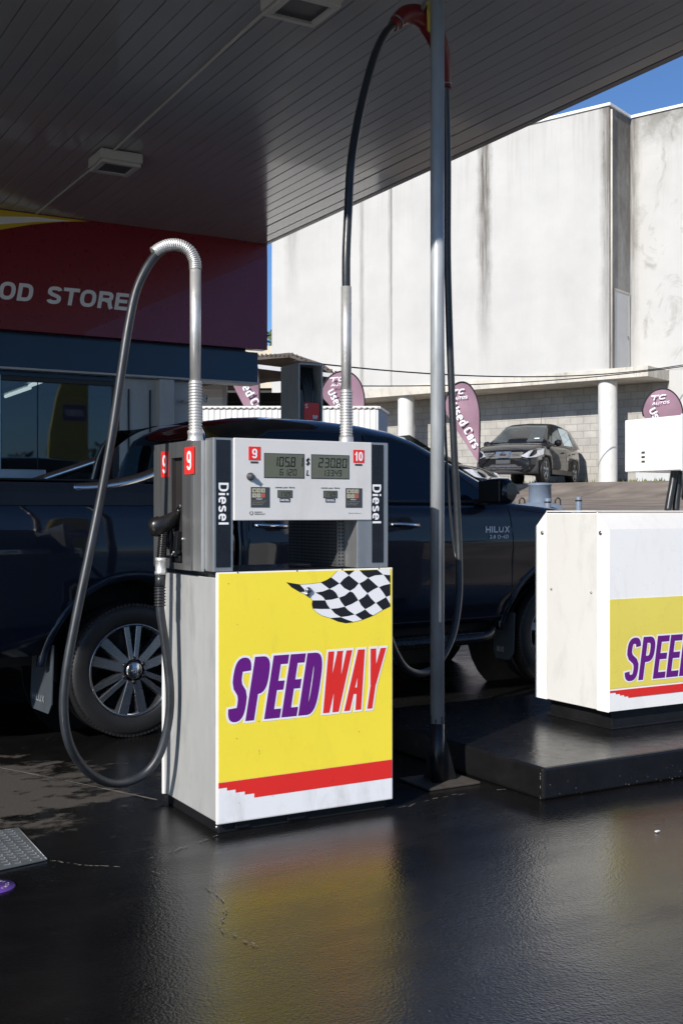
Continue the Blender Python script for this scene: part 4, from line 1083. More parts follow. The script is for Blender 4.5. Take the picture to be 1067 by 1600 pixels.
t = thing("floor_disc", "round purple disc with white centre on the asphalt at the left edge", "marker", (.862, 3.722, 0), world_coords=True)
mb = MB(); mb.lathe((.862, 3.722, 0), (0, 0, 1), [(.072, .001), (.070, .005), (.0005, .006)], 40); mb.build("disc", M['purple_disc'], t)
mb = MB(); mb.lathe((.862, 3.722, 0), (0, 0, 1), [(.024, .0062), (.0235, .0072), (.0005, .0074)], 24); mb.build("centre", M['white_print'], t)
mb = MB(); mb.lathe((.862, 3.722, 0), (0, 0, 1), [(.005, .0075), (.004, .009), (.0005, .0095)], 8); mb.build("screw", M['black_print'], t)
for k, ch in enumerate("MONITORING WELL "):
    if ch == ' ': continue
    a = math.pi / 2 - k * 2 * math.pi / 16
    c = V3(.862 + math.cos(a) * .046, 3.722 + math.sin(a) * .046, .0066)
    ux = V3(math.sin(a), -math.cos(a), 0); uy = V3(math.cos(a), math.sin(a), 0)
    text("letter", ch, M['white_print'], t, c - ux * .005 - uy * .006, ux, uy, .010 if ch != 'I' else .002, .012)
t = MB(); t.prism([(3.155, 3.11, .004), (3.175, 3.115, .004), (3.172, 3.125, .004), (3.152, 3.12, .004)], (0, 0, .003)); o = t.build("paper_scrap", M['white_print']); tag(o, "tiny white scrap of litter on the wet asphalt at right", "litter")

# ================================================================ DARK BLUE PICKUP
TA = math.atan2(.29, 3.08)
tk = thing("pickup_truck", "dark navy double-cab pickup with chrome sports bars parked beyond the yellow pump", "pickup truck", (2.09, 5.82, 0), TA)
# local frame: x forward from the rear axle, y = 0 at the near tyre face and positive away from us, z up
TY = .93                                    # centre line
def hwid(z):                                # half width of the lower body at height z
    return .925 + .010 * math.sin(max(0, min(1, (z - .45) / .85)) * math.pi) + (.010 if .86 < z < 1.05 else 0) - (.035 * ((z - 1.10) / .25) ** 2 if z > 1.10 else 0) - (.05 * ((.62 - z) / .2) if z < .62 else 0)
def ttop(x):
    if x < .61: return 1.36
    if x < 2.62: return 1.245
    pts = [(2.62, 1.27), (2.9, 1.255), (3.3, 1.215), (3.7, 1.15), (3.95, 1.05), (4.08, .93)]
    for (a, b_), (c, d) in zip(pts, pts[1:]):
        if x <= c: return b_ + (d - b_) * (x - a) / (c - a)
    return .9
def tsec(x, zt=None):
    zt = zt or ttop(x); nar = 1.0
    if x > 3.4: nar = 1 - .20 * ((x - 3.4) / .7) ** 2
    if x < -1.15: nar = .985
    zb = .47 + (.04 if x > 3.5 else 0)
    zs = [zb, zb + .05, .62, .74, .86, .96, 1.03, 1.10, min(1.16, zt - .05), zt - .03]
    zs = [min(z, zt - .03 - .001 * (9 - i)) for i, z in enumerate(zs)]
    half = [(hwid(z) * nar, z) for z in zs] + [((hwid(zt) - .018) * nar, zt - .008), ((hwid(zt) - .05) * nar, zt), (.5, zt + (.02 if x > 2.6 else 0)), (.0, zt + (.03 if x > 2.6 else 0))]
    left = [(x, TY - w, z) for w, z in half]; right = [(x, TY + w, z) for w, z in half[::-1][1:]]
    return left + right
def skin0(x, z, out): return (x, TY - hwid(z) - out, z)
def arch_cut(me_obj, xs, r=.475, y0=-.3, y1=2.2, zc=.375):
    cut = MB()
    for cx_ in xs:
        for (ya_, yb_) in ((y0, .40), (1.46, y1)):
            n = 36; ring = [(cx_ + r * math.cos(2 * math.pi * k / n), ya_, zc + r * (.98 if math.sin(2 * math.pi * k / n) > 0 else 1) * math.sin(2 * math.pi * k / n)) for k in range(n)]
            cut.prism(ring, (0, yb_ - ya_, 0), True)
    c = cut.build("cutter", M['dark'])
    c.parent = me_obj.parent
    md = me_obj.modifiers.new("b", 'BOOLEAN'); md.operation = 'DIFFERENCE'; md.object = c; md.solver = 'EXACT'; md.material_mode = 'TRANSFER'
    dg = bpy.context.evaluated_depsgraph_get(); dg.update()
    me = bpy.data.meshes.new_from_object(me_obj.evaluated_get(dg))
    me_obj.modifiers.clear(); me_obj.data = me
    bpy.data.objects.remove(c)
# front body (cab tub + bonnet) and the separate bed
mb = MB(); mb.loft([tsec(x) for x in [.635, .70, 1.0, 1.6, 2.2, 2.61, 2.63, 2.8, 3.0, 3.2, 3.4, 3.55, 3.7, 3.82, 3.93, 4.02, 4.08]], closed=True)
cab = mb.build("cab_body", M['navy_paint'], tk)
arch_cut(cab, (3.185,))
mb = MB(); mb.loft([tsec(x) for x in [-1.24, -1.22, -1.15, -.83, -.41, .013, .31, .605]], closed=True)
bed = mb.build("cargo_bed", M['navy_paint'], tk)
arch_cut(bed, (0,))
mb = MB(); mb.box(-1.20, .60, .05, .16, 1.361, 1.372); mb.box(-1.20, .60, 1.70, 1.81, 1.361, 1.372); mb.box(-1.23, -1.14, .07, 1.79, 1.362, 1.387); mb.build("rail_cap", M['trim'], bed, bevel=.004)
mb = MB(); mb.loft([[skin0(x, 1.235, .002), skin0(x, 1.30, .004), skin0(x, 1.352, .003), skin0(x, 1.352, -.01), skin0(x, 1.235, -.01)] for x in (-1.2, -.4, .6)], closed=True, smooth=False); mb.build("rail_cladding", M['trim'], bed)
mb = MB(); mb.box(-1.13, .60, .165, 1.695, 1.362, 1.368); mb.build("bed_cover", M['trim'], bed)
mb = MB(); mb.box(.607, .633, .12, 1.74, .5, 1.24); mb.build("bed_gap", M['dark'], bed)
# bed side crease and arches
def flare(cx_, name, par, r0=.470, r1=.515, a0=2, a1=176):
    mb = MB(); n = 30; secs = []
    for k in range(n + 1):
        a = R(a0 + (a1 - a0) * k / n); c, s_ = math.cos(a), math.sin(a)
        P = []
        for rr_, out in ((r0, -.000), (r0 + .006, -.007), (r0 + .025, -.008), (r1, .004), (r1, .03), (r0, .03)):
            z = .375 + rr_ * s_; P.append((cx_ + rr_ * c, TY - hwid(max(.47, min(1.1, z))) + out, z))
        secs.append(P)
    mb.loft(secs, closed=True); return mb.build(name, M['navy_paint'], par)
flare(0, "wheel_flare", bed); flare(3.185, "wheel_flare", cab)
for cx_ in (0, 3.185):
    for ya_ in (.405, 1.445):
        mb = MB(); mb.lathe((cx_, ya_, .375), (0, 1, 0), [(.47, 0), (.47, .01), (.002, .011)], 28); mb.build("wheel_liner", M['dark'], tk)
# greenhouse
def cab_w(z): return .865 - (z - 1.24) * .40
def gsec(x, zr):
    zr = max(zr, 1.252)
    zz = [1.235, 1.235 + (zr - 1.235) * .35, 1.235 + (zr - 1.235) * .7, zr - min(.07, (zr - 1.235) * .25)]
    half = [(cab_w(z), z) for z in zz]; we = cab_w(zr)
    half += [(we - .02, zr - min(.035, (zr - 1.235) * .12)), (we - .06, zr - min(.012, (zr - 1.235) * .05)), (we - .14, zr), (.35, zr + .018), (0, zr + .022)]
    return [(x, TY - w, z) for w, z in half] + [(x, TY + w, z) for w, z in half[::-1][1:]]
RP = [(.64, 1.25), (.66, 1.40), (.69, 1.60), (.72, 1.69), (.78, 1.735), (.92, 1.765), (1.1, 1.78), (1.4, 1.782), (1.7, 1.765), (1.95, 1.735), (2.1, 1.695), (2.3, 1.60), (2.5, 1.49), (2.7, 1.375), (2.86, 1.285)]
mb = MB(); mb.loft([gsec(x, z) for x, z in RP], closed=True); gh = mb.build("cab_roof", M['hood_gloss'], tk)
def side_pt(x, z, out=.004, far=False):
    w = cab_w(z) + out
    return (x, (TY - w) if not far else (TY + w), z)
def win(name, pts, par, far=False):
    P = [side_pt(x, z, .004, far) for x, z in pts]; mb = MB(); mb.poly(P); return mb.build(name, M['tint_glass'], par)
rear_w = [(.86, 1.275), (1.60, 1.270), (1.60, 1.695), (1.2, 1.70), (.98, 1.685), (.88, 1.63), (.83, 1.50)]
front_w = [(1.69, 1.270), (2.60, 1.268), (2.64, 1.295), (2.28, 1.52), (2.05, 1.63), (1.90, 1.672), (1.69, 1.692)]
for far in (False, True):
    win("side_window", rear_w, tk, far); win("side_window", front_w, tk, far)
mb = MB()
for P in (rear_w, front_w):
    mb.ribbon([side_pt(x, z, .006) for x, z in P + P[:1]], (0, -1, .38), .018)
mb.ribbon([side_pt(2.30, 1.27, .0065), side_pt(2.36, 1.47, .0065)], (0, -1, .4), .03)
mb.build("window_seal", M['trim'], gh, merge=False)
mb = MB()     # windscreen and rear screen laid on the body
def scr(xa, za, xb, zb, out):
    d = V3(xb - xa, 0, zb - za).normalized(); nn = V3(-d.z, 0, d.x) if out > 0 else V3(d.z, 0, -d.x)
    a = V3(xa, 0, za) + nn * .006 ; b_ = V3(xb, 0, zb) + nn * .006
    wa, wb = cab_w(za) - .09, cab_w(zb) - .09
    return [(a.x, TY - wa, a.z), (a.x, TY + wa, a.z), (b_.x, TY + wb, b_.z + .012), (b_.x, TY - wb, b_.z + .012)]
mb.poly(scr(2.82, 1.325, 2.14, 1.695, -1)); mb.build("windscreen", M['tint_glass'], tk)
mb = MB(); mb.poly([(.645, .25, 1.33), (.645, 1.61, 1.33), (.690, 1.55, 1.64), (.690, .31, 1.64)]); mb.build("rear_screen", M['tint_glass'], tk)
# seams, handles, mouldings
def skin(x, z, out=.0012): return (x, TY - hwid(z) - out, z)
mb = MB()
seams = [[(.70, 1.235), (.705, 1.12), (.70, 1.02), (.67, .92), (.655, .84)], [(1.648, 1.235), (1.648, .9), (1.64, .50)], [(2.72, 1.255), (2.745, 1.12), (2.75, .9), (2.745, .60), (2.70, .53), (2.60, .505), (1.648, .505)], [(1.62, .505), (.75, .505), (.62, .55)], [(2.76, 1.22), (2.95, 1.205), (3.4, 1.15), (3.75, 1.04)]]
for q in seams: mb.ribbon([skin(p.x, p.y) for p in spline([(a, b_, 0) for a, b_ in q], 5)], (0, -1, 0), .007)
mb.build("door_seam", M['dark'], cab, merge=False)
for x0 in (.735, 1.715):
    mb = MB(); 
    secs = []
    for k in range(9):
        t = k / 8; x = x0 + .235 * t; b_ = math.sin(math.pi * t) ** .5
        y = TY - hwid(1.13) - .006 - .030 * b_; z = 1.127 - .012 * t
        secs.append([(x, y + dy, z + dz) for dy, dz in ((-.006, -.010), (-.006, .010), (.006, .012), (.006, -.012))])
    mb.loft(secs, closed=True); h_ = mb.build("door_handle", M['chrome'], cab)
    mb = MB(); mb.lathe((x0 + .13, TY - hwid(1.1) - .0015, 1.115), (0, -1, 0), [(.055, 0), (.03, .0005), (.0005, .0006)], 20); mb.build("handle_cup", M['dark'], h_)
M['badge'] = pm('badge_silver', (.55, .60, .68), .3, metal=.35)
letters("badge", "HILUX", M['badge'], cab, (2.505, TY - hwid(1.08) - .004, 1.064), (1, 0, 0), ZU, .215, .042, 0, .24, .2, .16, thick=.004)
letters("badge", "2.8 D-4D", M['badge'], cab, (2.53, TY - hwid(1.04) - .004, 1.024), (1, 0, 0), ZU, .17, .024, .1, .2, .18, .16, thick=.003)
# side step
mb = MB(); mb.tube(spline([(.62, .05, .40), (.75, .02, .375), (1.2, .012, .37), (2.2, .012, .37), (2.52, .02, .375), (2.64, .08, .42)], 5), .038, 12); mb.box(.8, 2.5, -.005, .14, .385, .412)
mb.build("side_step", M['black_plastic'], tk)
mb = MB(); mb.box(.5, 2.68, .12, .18, .40, .475); mb.box(-1.2, 4.0, .35, 1.51, .38, .47); mb.box(-.3, .3, .3, 1.56, .28, .44); mb.build("chassis", M['dark'], tk)
# mud flaps
for (x, z0, z1, zl, yw) in ((-.445, .165, .52, .215, .30), (2.785, .20, .52, .25, .20)):
    mb = MB(); out = [(x, .012, z1), (x, yw, z1), (x - .01, yw + .01, z0 + .06), (x - .012, yw - .02, z0), (x - .012, .05, z0), (x - .01, .012, z0 + .05)]
    mb.prism(out, (.006, 0, 0)); fl = mb.build("mud_flap", M['flap'], tk)
    letters("flap_lettering", "HILUX", pm("flap_print", (.22, .24, .26), .5), fl, (x - .0135, yw - .03, zl), (0, -1, 0), ZU, yw - .13, .035, 0, .2, .18, .15)
# wheels
def wheel(cx_, cy_, par, face=-1):
    c = V3(cx_, cy_, .357); ax = V3(0, face, 0)
    tp = [(.235, -.225), (.30, -.235), (.335, -.225), (.352, -.19), (.357, -.12), (.357, -.11), (.350, -.109), (.350, -.101), (.357, -.10), (.357, -.03), (.353, -.015), (.342, .000), (.325, .010), (.29, .010), (.262, .004), (.250, -.002), (.246, -.012)]
    mb = MB(); mb.lathe(c, ax, tp, 64)
    random.seed(1)
    for k in range(96):
        a = 2 * math.pi * k / 96; u = V3(math.cos(a), 0, math.sin(a)); w_ = V3(-math.sin(a), 0, math.cos(a))
        mb.obox(c + u * .3465 + ax * -.008, u * .0085, w_ * .0085, ax * .008)
    tl = mb.build("tyre", M['tyre'], None); return tl, c, ax
def full_wheel(cx_, cy_, par, face=-1):
    we = bpy.data.objects.new("wheel", None); COL.objects.link(we); we.parent = par
    t, c, ax = wheel(cx_, cy_, par, face); t.parent = we
    mb = MB()
    mb.lathe(c, ax, [(.247, -.016), (.250, -.004), (.246, .000), (.238, -.002), (.232, -.012), (.222, -.05), (.215, -.20)], 64)
    r = mb.build("rim", M['rim'], we)
    mb = MB(); mb.lathe(c, ax, [(.216, -.16), (.10, -.15), (.0005, -.15)], 32); mb.build("brake", M['rim_dark'], we)
    mb = MB(); md = MB()
    def spoke(ang, off, w0, w1, mbx):
        a = R(ang); u = V3(math.cos(a), 0, math.sin(a)); w_ = V3(-math.sin(a), 0, math.cos(a))
        p0 = c + u * .058 + w_ * off * .6; p1 = c + u * .236 + w_ * off * 1.25
        q = []
        for (p, ww, dz) in ((p0, w0, .006), (p1, w1, -.006)):
            q.append([p + w_ * ww + ax * (dz), p - w_ * ww + ax * (dz), p - w_ * ww * 1.35 + ax * (dz - .035), p + w_ * ww * 1.35 + ax * (dz - .035)])
        mbx.loft(q, smooth=False, closed=True)
        k_ = [[v + ax * -.001 for v in q_] for q_ in q]
    for base in (30, 150, 270):
        for s_ in (-1, 1): spoke(base + s_ * 12.5, s_ * .005, .0215, .0270, mb)
    for base in (90, 210, 330):
        for s_ in (-1, 1): spoke(base + s_ * 5.5, s_ * .011, .0125, .0150, mb)
    mb.build("spokes", M['rim'], r, bevel=.0015, seg=1, merge=False)
    mb = MB(); mb.lathe(c, ax, [(.066, -.045), (.063, -.008), (.052, -.004), (.0005, -.004)], 32)
    mb.build("hub", M['rim_dark'], r)
    mb = MB(); mb.lathe(c, ax, [(.047, -.002), (.046, .012), (.040, .017), (.0005, .018)], 28); hc = mb.build("hub_cap", M['sport_chrome'], r)
    mb = MB()
    for (rx, rz) in ((.019, .013), (.007, .0125), (.013, .006)):
        pts = [c + ax * .0188 + V3(math.cos(2 * math.pi * k / 20) * rx, 0, math.sin(2 * math.pi * k / 20) * rz + (.003 if rx == .013 else 0)) for k in range(21)]
        mb.tube(pts, .0011, 5, False)
    mb.build("emblem", M['chrome'], hc)
    mb = MB()
    for k in range(6):
        a = R(30 + 60 * k); p = c + V3(math.cos(a) * .062, 0, math.sin(a) * .062) + ax * -.004
        mb.lathe(p, ax, [(.0125, 0), (.012, .012), (.007, .017), (.0005, .018)], 10)
    mb.build("lug_nuts", M['rim_dark'], r, merge=False)
    return we
w1 = full_wheel(0, 0.012, tk)
def copy_tree(o, parent, dx):
    c = o.copy(); COL.objects.link(c); c.parent = parent
    if dx is not None: c.location = Vector(o.location) + dx
    for ch in o.children: copy_tree(ch, c, None)
    return c
copy_tree(w1, tk, V3(3.185, 0, 0))
w3 = full_wheel(0, 1.848, tk, 1); copy_tree(w3, tk, V3(3.185, 0, 0))
# sports bar: gloss black hoop with satin chrome side tubes
mb = MB()
for yy in (.20, 1.66):
    sgn = 1 if yy < 1 else -1
    leg = spline([(.47, yy, 1.375), (.50, yy + sgn * .02, 1.47), (.525, yy + sgn * .05, 1.57), (.555, yy + sgn * .10, 1.65), (.585, yy + sgn * .18, 1.70), (.60, yy + sgn * .30, 1.725), (.60, yy + sgn * .73, 1.742)], 5)
    secs = []
    for i, p in enumerate(leg):
        t = i / (len(leg) - 1); a = .034 + .012 * math.sin(t * 3.1)
        d = (leg[min(i + 1, len(leg) - 1)] - leg[max(i - 1, 0)]).normalized(); u = V3(0, 1, 0); v = d.cross(u).normalized()
        secs.append([p + u * math.cos(q) * .028 + v * math.sin(q) * a for q in [2 * math.pi * k / 12 for k in range(12)]])
    mb.loft(secs, closed=True)
sb = mb.build("sports_bar", M['hood_gloss'], tk)
for sg_ in (-1, 1):
    mb = MB(); mb.tube(spline([(x, TY + sg_ * (TY - y), z) for x, y, z in ((-.36, .058, 1.322), (-.22, .056, 1.328), (-.09, .056, 1.344), (.06, .07, 1.378), (.22, .09, 1.435), (.40, .14, 1.50), (.53, .19, 1.55))], 5), [.012, .022] + [.032] * 27 + [.028, .024], 16)
    mb.build("side_tube", M['sport_chrome'], sb)
# mirrors
for far in (False, True):
    sg_ = -1 if not far else 1; yb = TY + sg_ * .90
    mb = MB(); secs = []
    for k in range(7):
        t = k / 6; y = yb + sg_ * (.02 + .23 * t); b_ = (1 - (2 * t - 1) ** 4 * .35)
        secs.append([(2.50 + dx * b_ + .03 * t, y, 1.335 + dz * b_) for dx, dz in ((-.045, -.07), (-.055, 0), (-.045, .075), (.02, .09), (.075, .055), (.09, -.02), (.05, -.085), (0, -.09))])
    mb.loft(secs, closed=True); mi = mb.build("wing_mirror", M['navy_paint'], tk)
    mb = MB(); mb.box(2.46, 2.54, min(yb + sg_ * .03, yb - sg_ * .03), max(yb + sg_ * .03, yb - sg_ * .03), 1.25, 1.285); mb.obox((2.447, yb + sg_ * .135, 1.335), (.006, 0, 0), (0, .095, 0), (0, 0, .066)); mb.build("mirror_back", M['trim'], mi)
    mb = MB(); mb.obox((2.625, yb + sg_ * .15, 1.325), (.004, 0, 0), (.01, .09, 0), (0, 0, .009)); mb.build("indicator", M['clearlamp'], mi)
# nose (seen only from the side)
mb = MB(); mb.box(4.0, 4.10, .30, 1.56, .66, .96); mb.build("grille", M['trim'], cab, bevel=.02)
for y0, y1 in ((.10, .34), (1.52, 1.76)):
    mb = MB(); mb.box(3.88, 4.06, y0, y1, .86, 1.0); mb.build("headlight", M['clearlamp'], cab, bevel=.03)
for y0, y1 in ((.03, .14), (1.72, 1.83)):
    mb = MB(); mb.box(-1.26, -1.16, y0, y1, .95, 1.28); mb.build("tail_light", pm("tail_red", (.25, .01, .01), .2), bed, bevel=.01)
mb = MB(); mb.box(-1.36, -1.20, .05, 1.81, .50, .66); mb.build("bumper", M['sport_chrome'], bed, bevel=.02)
mb = MB(); mb.obox((-.62, .45, .50), (.05, 0, 0), (0, .03, 0), (0, 0, .02)); mb.build("tow_point", M['screw'], tk)

# ================================================================ OLD WAREHOUSE
wh = thing("warehouse", "tall weathered white concrete building with round columns and a dark-stained front", "building", PB, BANG)
mb = MB()
mb.box(7.43, 12.5, -.30, 0, 5.145, 12.39); mb.box(0, 7.39, -.30, 0, 5.145, 12.39); mb.box(7.385, 7.435, -.30, -.03, 5.145, 12.39)
mb.box(0, .30, -1.35, -.302, 5.145, 12.39)
mb.box(-40, -.002, -1.65, -1.35, 5.16, 12.39)
mb.box(-40, -1.15, -1.65, -1.36, 1.8, 5.158)
mb.box(12.2, 12.5, -16, -.302, 2, 12.39)
mb.build("wall", M['oldwall'], wh)
mb = MB(); mb.box(-.05, 12.56, -.36, .05, 12.392, 12.47); mb.box(-.05, .0, -1.30, -.362, 12.392, 12.47); mb.box(-40, -.052, -1.70, -1.30, 12.392, 12.47)
mb.build("coping", M['coping'], wh)
mb = MB(); mb.box(-40, 12.4, -16, -1.7, 12.0, 12.2); mb.build("roof", M['concrete_edge'], wh)
mb = MB(); mb.box(-1.15, 8.6, -1.60, .06, 4.85, 5.143); mb.box(8.602, 12.5, -1.60, .03, 4.85, 5.143)
mb.build("ledge", M['concrete_edge'], wh, bevel=.01)
mb = MB(); mb.box(-1.14, 12.2, -1.64, -1.38, 1.8, 4.848); mb.build("block_wall", M['block'], wh)
mb = MB(); mb.box(-1.14, -.16, -1.379, -1.365, 1.95, 3.75); mb.build("painted_wall", M['offwhite'], wh)
for u, zb in ((7.08, 1.6), (.20, 1.98)):
    mb = MB(); prof_ = []
    prof_ = [(.262, zb - .1), (.262, 4.846)]
    mb.lathe((u, -.32, 0), (0, 0, 1), prof_, 28); mb.build("column", pm("column_white", (.60, .60, .58), .7, var=.05, dirt=.3), wh)
dr = MB(); dr.box(-.012, -.002, -1.22, -.34, 5.145, 7.35); do_ = dr.build("door", M['offwhite'], wh)
mb = MB(); mb.box(-.02, -.0125, -1.28, -1.225, 5.145, 7.42); mb.box(-.02, -.0125, -.335, -.28, 5.145, 7.42); mb.box(-.02, -.0125, -1.22, -.34, 7.355, 7.42); mb.build("door_frame", M['concrete_edge'], do_)
mb = MB(); mb.box(-.03, -.013, -1.17, -1.13, 6.12, 6.18); mb.build("door_handle", M['screw'], do_)
mb = MB(); mb.tube([(-.04, -.06, 5.16), (-.04, -.06, 12.3)], .03, 8); mb.build("downpipe", M['concrete_edge'], wh)
t = MB(); random.seed(9)
for i in range(260):
    u = random.uniform(-6, 3.5); v = -1.30 + random.random() ** 2 * .5 + (0 if u < .5 else .1); h = random.uniform(.04, .16)
    zb = 2.03 + (abs(v) * -.055 if v > 0 else 0)
    t.poly([bw(u, v, zb), bw(u + .05, v, zb), bw(u + .03 + random.uniform(-.05, .05), v + random.uniform(-.05, .05), zb + h)])
o = t.build("weeds", M['grass'], merge=False); tag(o, "sparse yellow-green weeds growing along the foot of the warehouse wall", "weeds", kind='stuff')

# ================================================================ PARKED CARS ON THE LOT
def lot_z(x, y):
    q = (Vector((x, y, 0)) - PB).dot(NB)
    
    P = [(0, 2.03), (3.6, 1.90), (5.6, 1.52), (8.5, 1.40), (16, 1.13), (17.2, .95), (19, .08), (20, 0)]
    for (a, b_), (c, d) in zip(P, P[1:]):
        if q <= c: return b_ + (d - b_) * (max(q, a) - a) / (c - a)
    return 0
def small_car(name, label, loc, rot, detail=True):
    t = thing(name, label, "car", loc, rot)
    # x forward, y left, origin at mid wheelbase
    top = [(-2.12, .82), (-2.10, .98), (-1.9, 1.02), (-.5, 1.00), (.55, .985), (.85, 1.01), (1.25, .985), (1.6, .92), (1.86, .82), (2.02, .70), (2.10, .58)]
    def sec(x, zt):
        nar = 1.0
        if x > 1.2: nar = 1 - .26 * ((x - 1.2) / .9) ** 2.2
        if x < -1.6: nar = 1 - .16 * ((-1.6 - x) / .5) ** 2
        w = .885 * nar; zb = .24 + (.03 if abs(x) > 1.8 else 0)
        half = [(w * .90, zb), (w * .97, zb + .06), (w, .42), (w * 1.0, .55), (w * .985, min(.72, zt - .09)), (w * .955, min(.88, zt - .045)), (w * .90, zt - .012), (w * .78, zt + .008), (w * .4, zt + .028), (0, zt + .034)]
        return [(x, a, z) for a, z in half] + [(x, -a, z) for a, z in half[::-1][1:]]
    mb = MB(); mb.loft([sec(x, z) for x, z in top], closed=True); b_ = mb.build("body", M['black_paint_car'], t)
    cut = MB()
    for cx_ in (-1.315, 1.315):
        for y0, y1 in ((-1.2, -.62), (.62, 1.2)):
            cut.prism([(cx_ + .365 * math.cos(2 * math.pi * k / 28), y0, .33 + .365 * math.sin(2 * math.pi * k / 28)) for k in range(28)], (0, y1 - y0, 0), True)
    c = cut.build("cutter", M['dark']); c.parent = t
    md = b_.modifiers.new("b", 'BOOLEAN'); md.operation = 'DIFFERENCE'; md.object = c; md.solver = 'EXACT'; md.material_mode = 'TRANSFER'
    dg = bpy.context.evaluated_depsgraph_get(); dg.update()
    me = bpy.data.meshes.new_from_object(b_.evaluated_get(dg)); b_.modifiers.clear(); b_.data = me; bpy.data.objects.remove(c)
    # greenhouse frame and panes
    def gw(z): return .80 - (z - 1.0) * .40
    def gs(x, zr):
        zr = max(zr, 1.01); half = [(gw(.98), .98), (gw(zr - .06 if zr > 1.1 else zr), zr - .06 if zr > 1.1 else zr - .005), (gw(zr) - .05, zr - .012), (gw(zr) - .14, zr), (0, zr + .02)]
        return [(x, a, z) for a, z in half] + [(x, -a, z) for a, z in half[::-1][1:]]
    roof = [(-2.02, 1.02), (-1.85, 1.28), (-1.7, 1.45), (-1.5, 1.535), (-1.0, 1.575), (-.4, 1.585), (-.05, 1.565), (.2, 1.50), (.5, 1.345), (.8, 1.17), (1.06, 1.02)]
    mb = MB(); mb.loft([gs(x, z) for x, z in roof], closed=True); g = mb.build("roof", M['black_paint_car'], t)
    for sgn in (1, -1):
        for P in ([(-.42, 1.02), (.62, 1.02), (.25, 1.27), (.0, 1.42), (-.15, 1.475), (-.42, 1.485)], [(-1.38, 1.03), (-.50, 1.02), (-.50, 1.485), (-1.0, 1.475), (-1.30, 1.43)], [(-1.72, 1.16), (-1.46, 1.06), (-1.38, 1.40), (-1.52, 1.36)]):
            mb = MB(); mb.poly([(x, sgn * (gw(z) + .006), z) for x, z in P]); mb.build("side_window", M['tint_glass'], t)
    mb = MB(); mb.poly([(1.02, .68, 1.055), (1.02, -.68, 1.055), (.24, -.56, 1.505), (.24, .56, 1.505)]); mb.build("windscreen", M['tint_screen'], t)
    mb = MB(); mb.poly([(-1.99, .62, 1.08), (-1.99, -.62, 1.08), (-1.72, -.52, 1.46), (-1.72, .52, 1.46)]); mb.build("rear_screen", M['tint_glass'], t)
    mb = MB(); mb.poly([(.90, .55, 1.13), (.90, .42, 1.13), (.86, .42, 1.155), (.86, .55, 1.155)]); mb.build("sticker", M['white_print'], t)
    for sgn in (1, -1):
        mb = MB(); secs = [[(x, sgn * (y * sc + .78 * (1 - sc)), .715 + (z - .715) * sc) for x, y, z in ((1.50, .83, .83), (1.72, .735, .80), (1.93, .55, .735), (2.02, .50, .66), (1.97, .60, .645), (1.80, .76, .665), (1.56, .86, .73))] for sc in (1,)]
        P = [(1.50, .872, .855), (1.72, .812, .862), (1.95, .64, .79), (2.10, .45, .655), (2.095, .61, .605), (1.92, .775, .625), (1.62, .885, .70)]; mb.prism([(x + .015, sgn * (y + .012), z) for x, y, z in P], (-.10, -sgn * .06, -.01)); mb.build("headlight", M['clearlamp'], t, bevel=.008)
        mb = MB(); mb.lathe((.60, sgn * .97, 1.03), (0, sgn, 0), [(.001, -.10), (.05, -.09), (.085, -.03), (.08, .05), (.04, .09), (.001, .095)], 14); mb.box(.55, .66, min(sgn * .80, sgn * .90), max(sgn * .80, sgn * .90), .985, 1.01); mb.build("wing_mirror", M['black_paint_car'], t)
        for cx_ in (-1.315, 1.315):
            we = bpy.data.objects.new("wheel", None); COL.objects.link(we); we.parent = t
            c_ = V3(cx_, sgn * .86, .335); ax = V3(0, sgn, 0)
            mb = MB(); mb.lathe(c_, ax, [(.20, -.20), (.31, -.20), (.335, -.17), (.335, -.02), (.31, .012), (.24, .012), (.215, 0)], 32); mb.build("tyre", M['tyre'], we)
            mb = MB(); mb.lathe(c_, ax, [(.218, 0), (.205, .004), (.195, -.03), (.19, -.12), (.001, -.12)], 28)
            for k in range(5):
                a = R(90 + 72 * k); u = V3(math.cos(a), 0, math.sin(a)); w_ = V3(-math.sin(a), 0, math.cos(a)); mb.obox(c_ + u * .115 + ax * -.01, u * .095, w_ * .026, ax * .01)
            mb.lathe(c_, ax, [(.05, -.02), (.045, .01), (.001, .014)], 14)
            mb.build("rim", M['rim'], we, merge=False)
    if detail:
        mb = MB(); mb.prism([(2.055, .52, .745), (2.055, -.52, .745), (2.10, -.46, .60), (2.10, .46, .60)], (.012, 0, .002)); gr = mb.build("grille", M['trim'], t)
        mb = MB(); mb.prism([(2.075, .20, .765), (2.075, -.20, .765), (2.125, -.15, .60), (2.125, .15, .60)], (.012, 0, 0))
        mb.build("grille_surround", M['chrome'], gr, bevel=.01)
        mb = MB(); mb.prism([(2.092, .165, .75), (2.092, -.165, .75), (2.135, -.125, .615), (2.135, .125, .615)], (.010, 0, 0)); mb.build("grille_inset", M['trim'], gr)
        mb = MB(); mb.tube([(2.125 + .002, .062 * math.cos(2 * math.pi * k / 20), .685 + .062 * math.sin(2 * math.pi * k / 20)) for k in range(21)], .009, 6, False); mb.box(2.118, 2.135, -.085, .085, .672, .698); mb.build("emblem", M['chrome'], gr)
        for s_ in (1, -1):
            mb = MB(); mb.box(2.09, 2.10, min(s_ * .22, s_ * .42), max(s_ * .22, s_ * .42), .70, .71); mb.box(2.10, 2.11, min(s_ * .22, s_ * .42), max(s_ * .22, s_ * .42), .66, .67); mb.build("grille_bar", M['rim'], gr)
        mb = MB(); mb.box(2.115, 2.13, -.19, .19, .47, .565); mb.build("number_plate", M['label_grey'], t, bevel=.004)
        mb = MB()
        secs = []
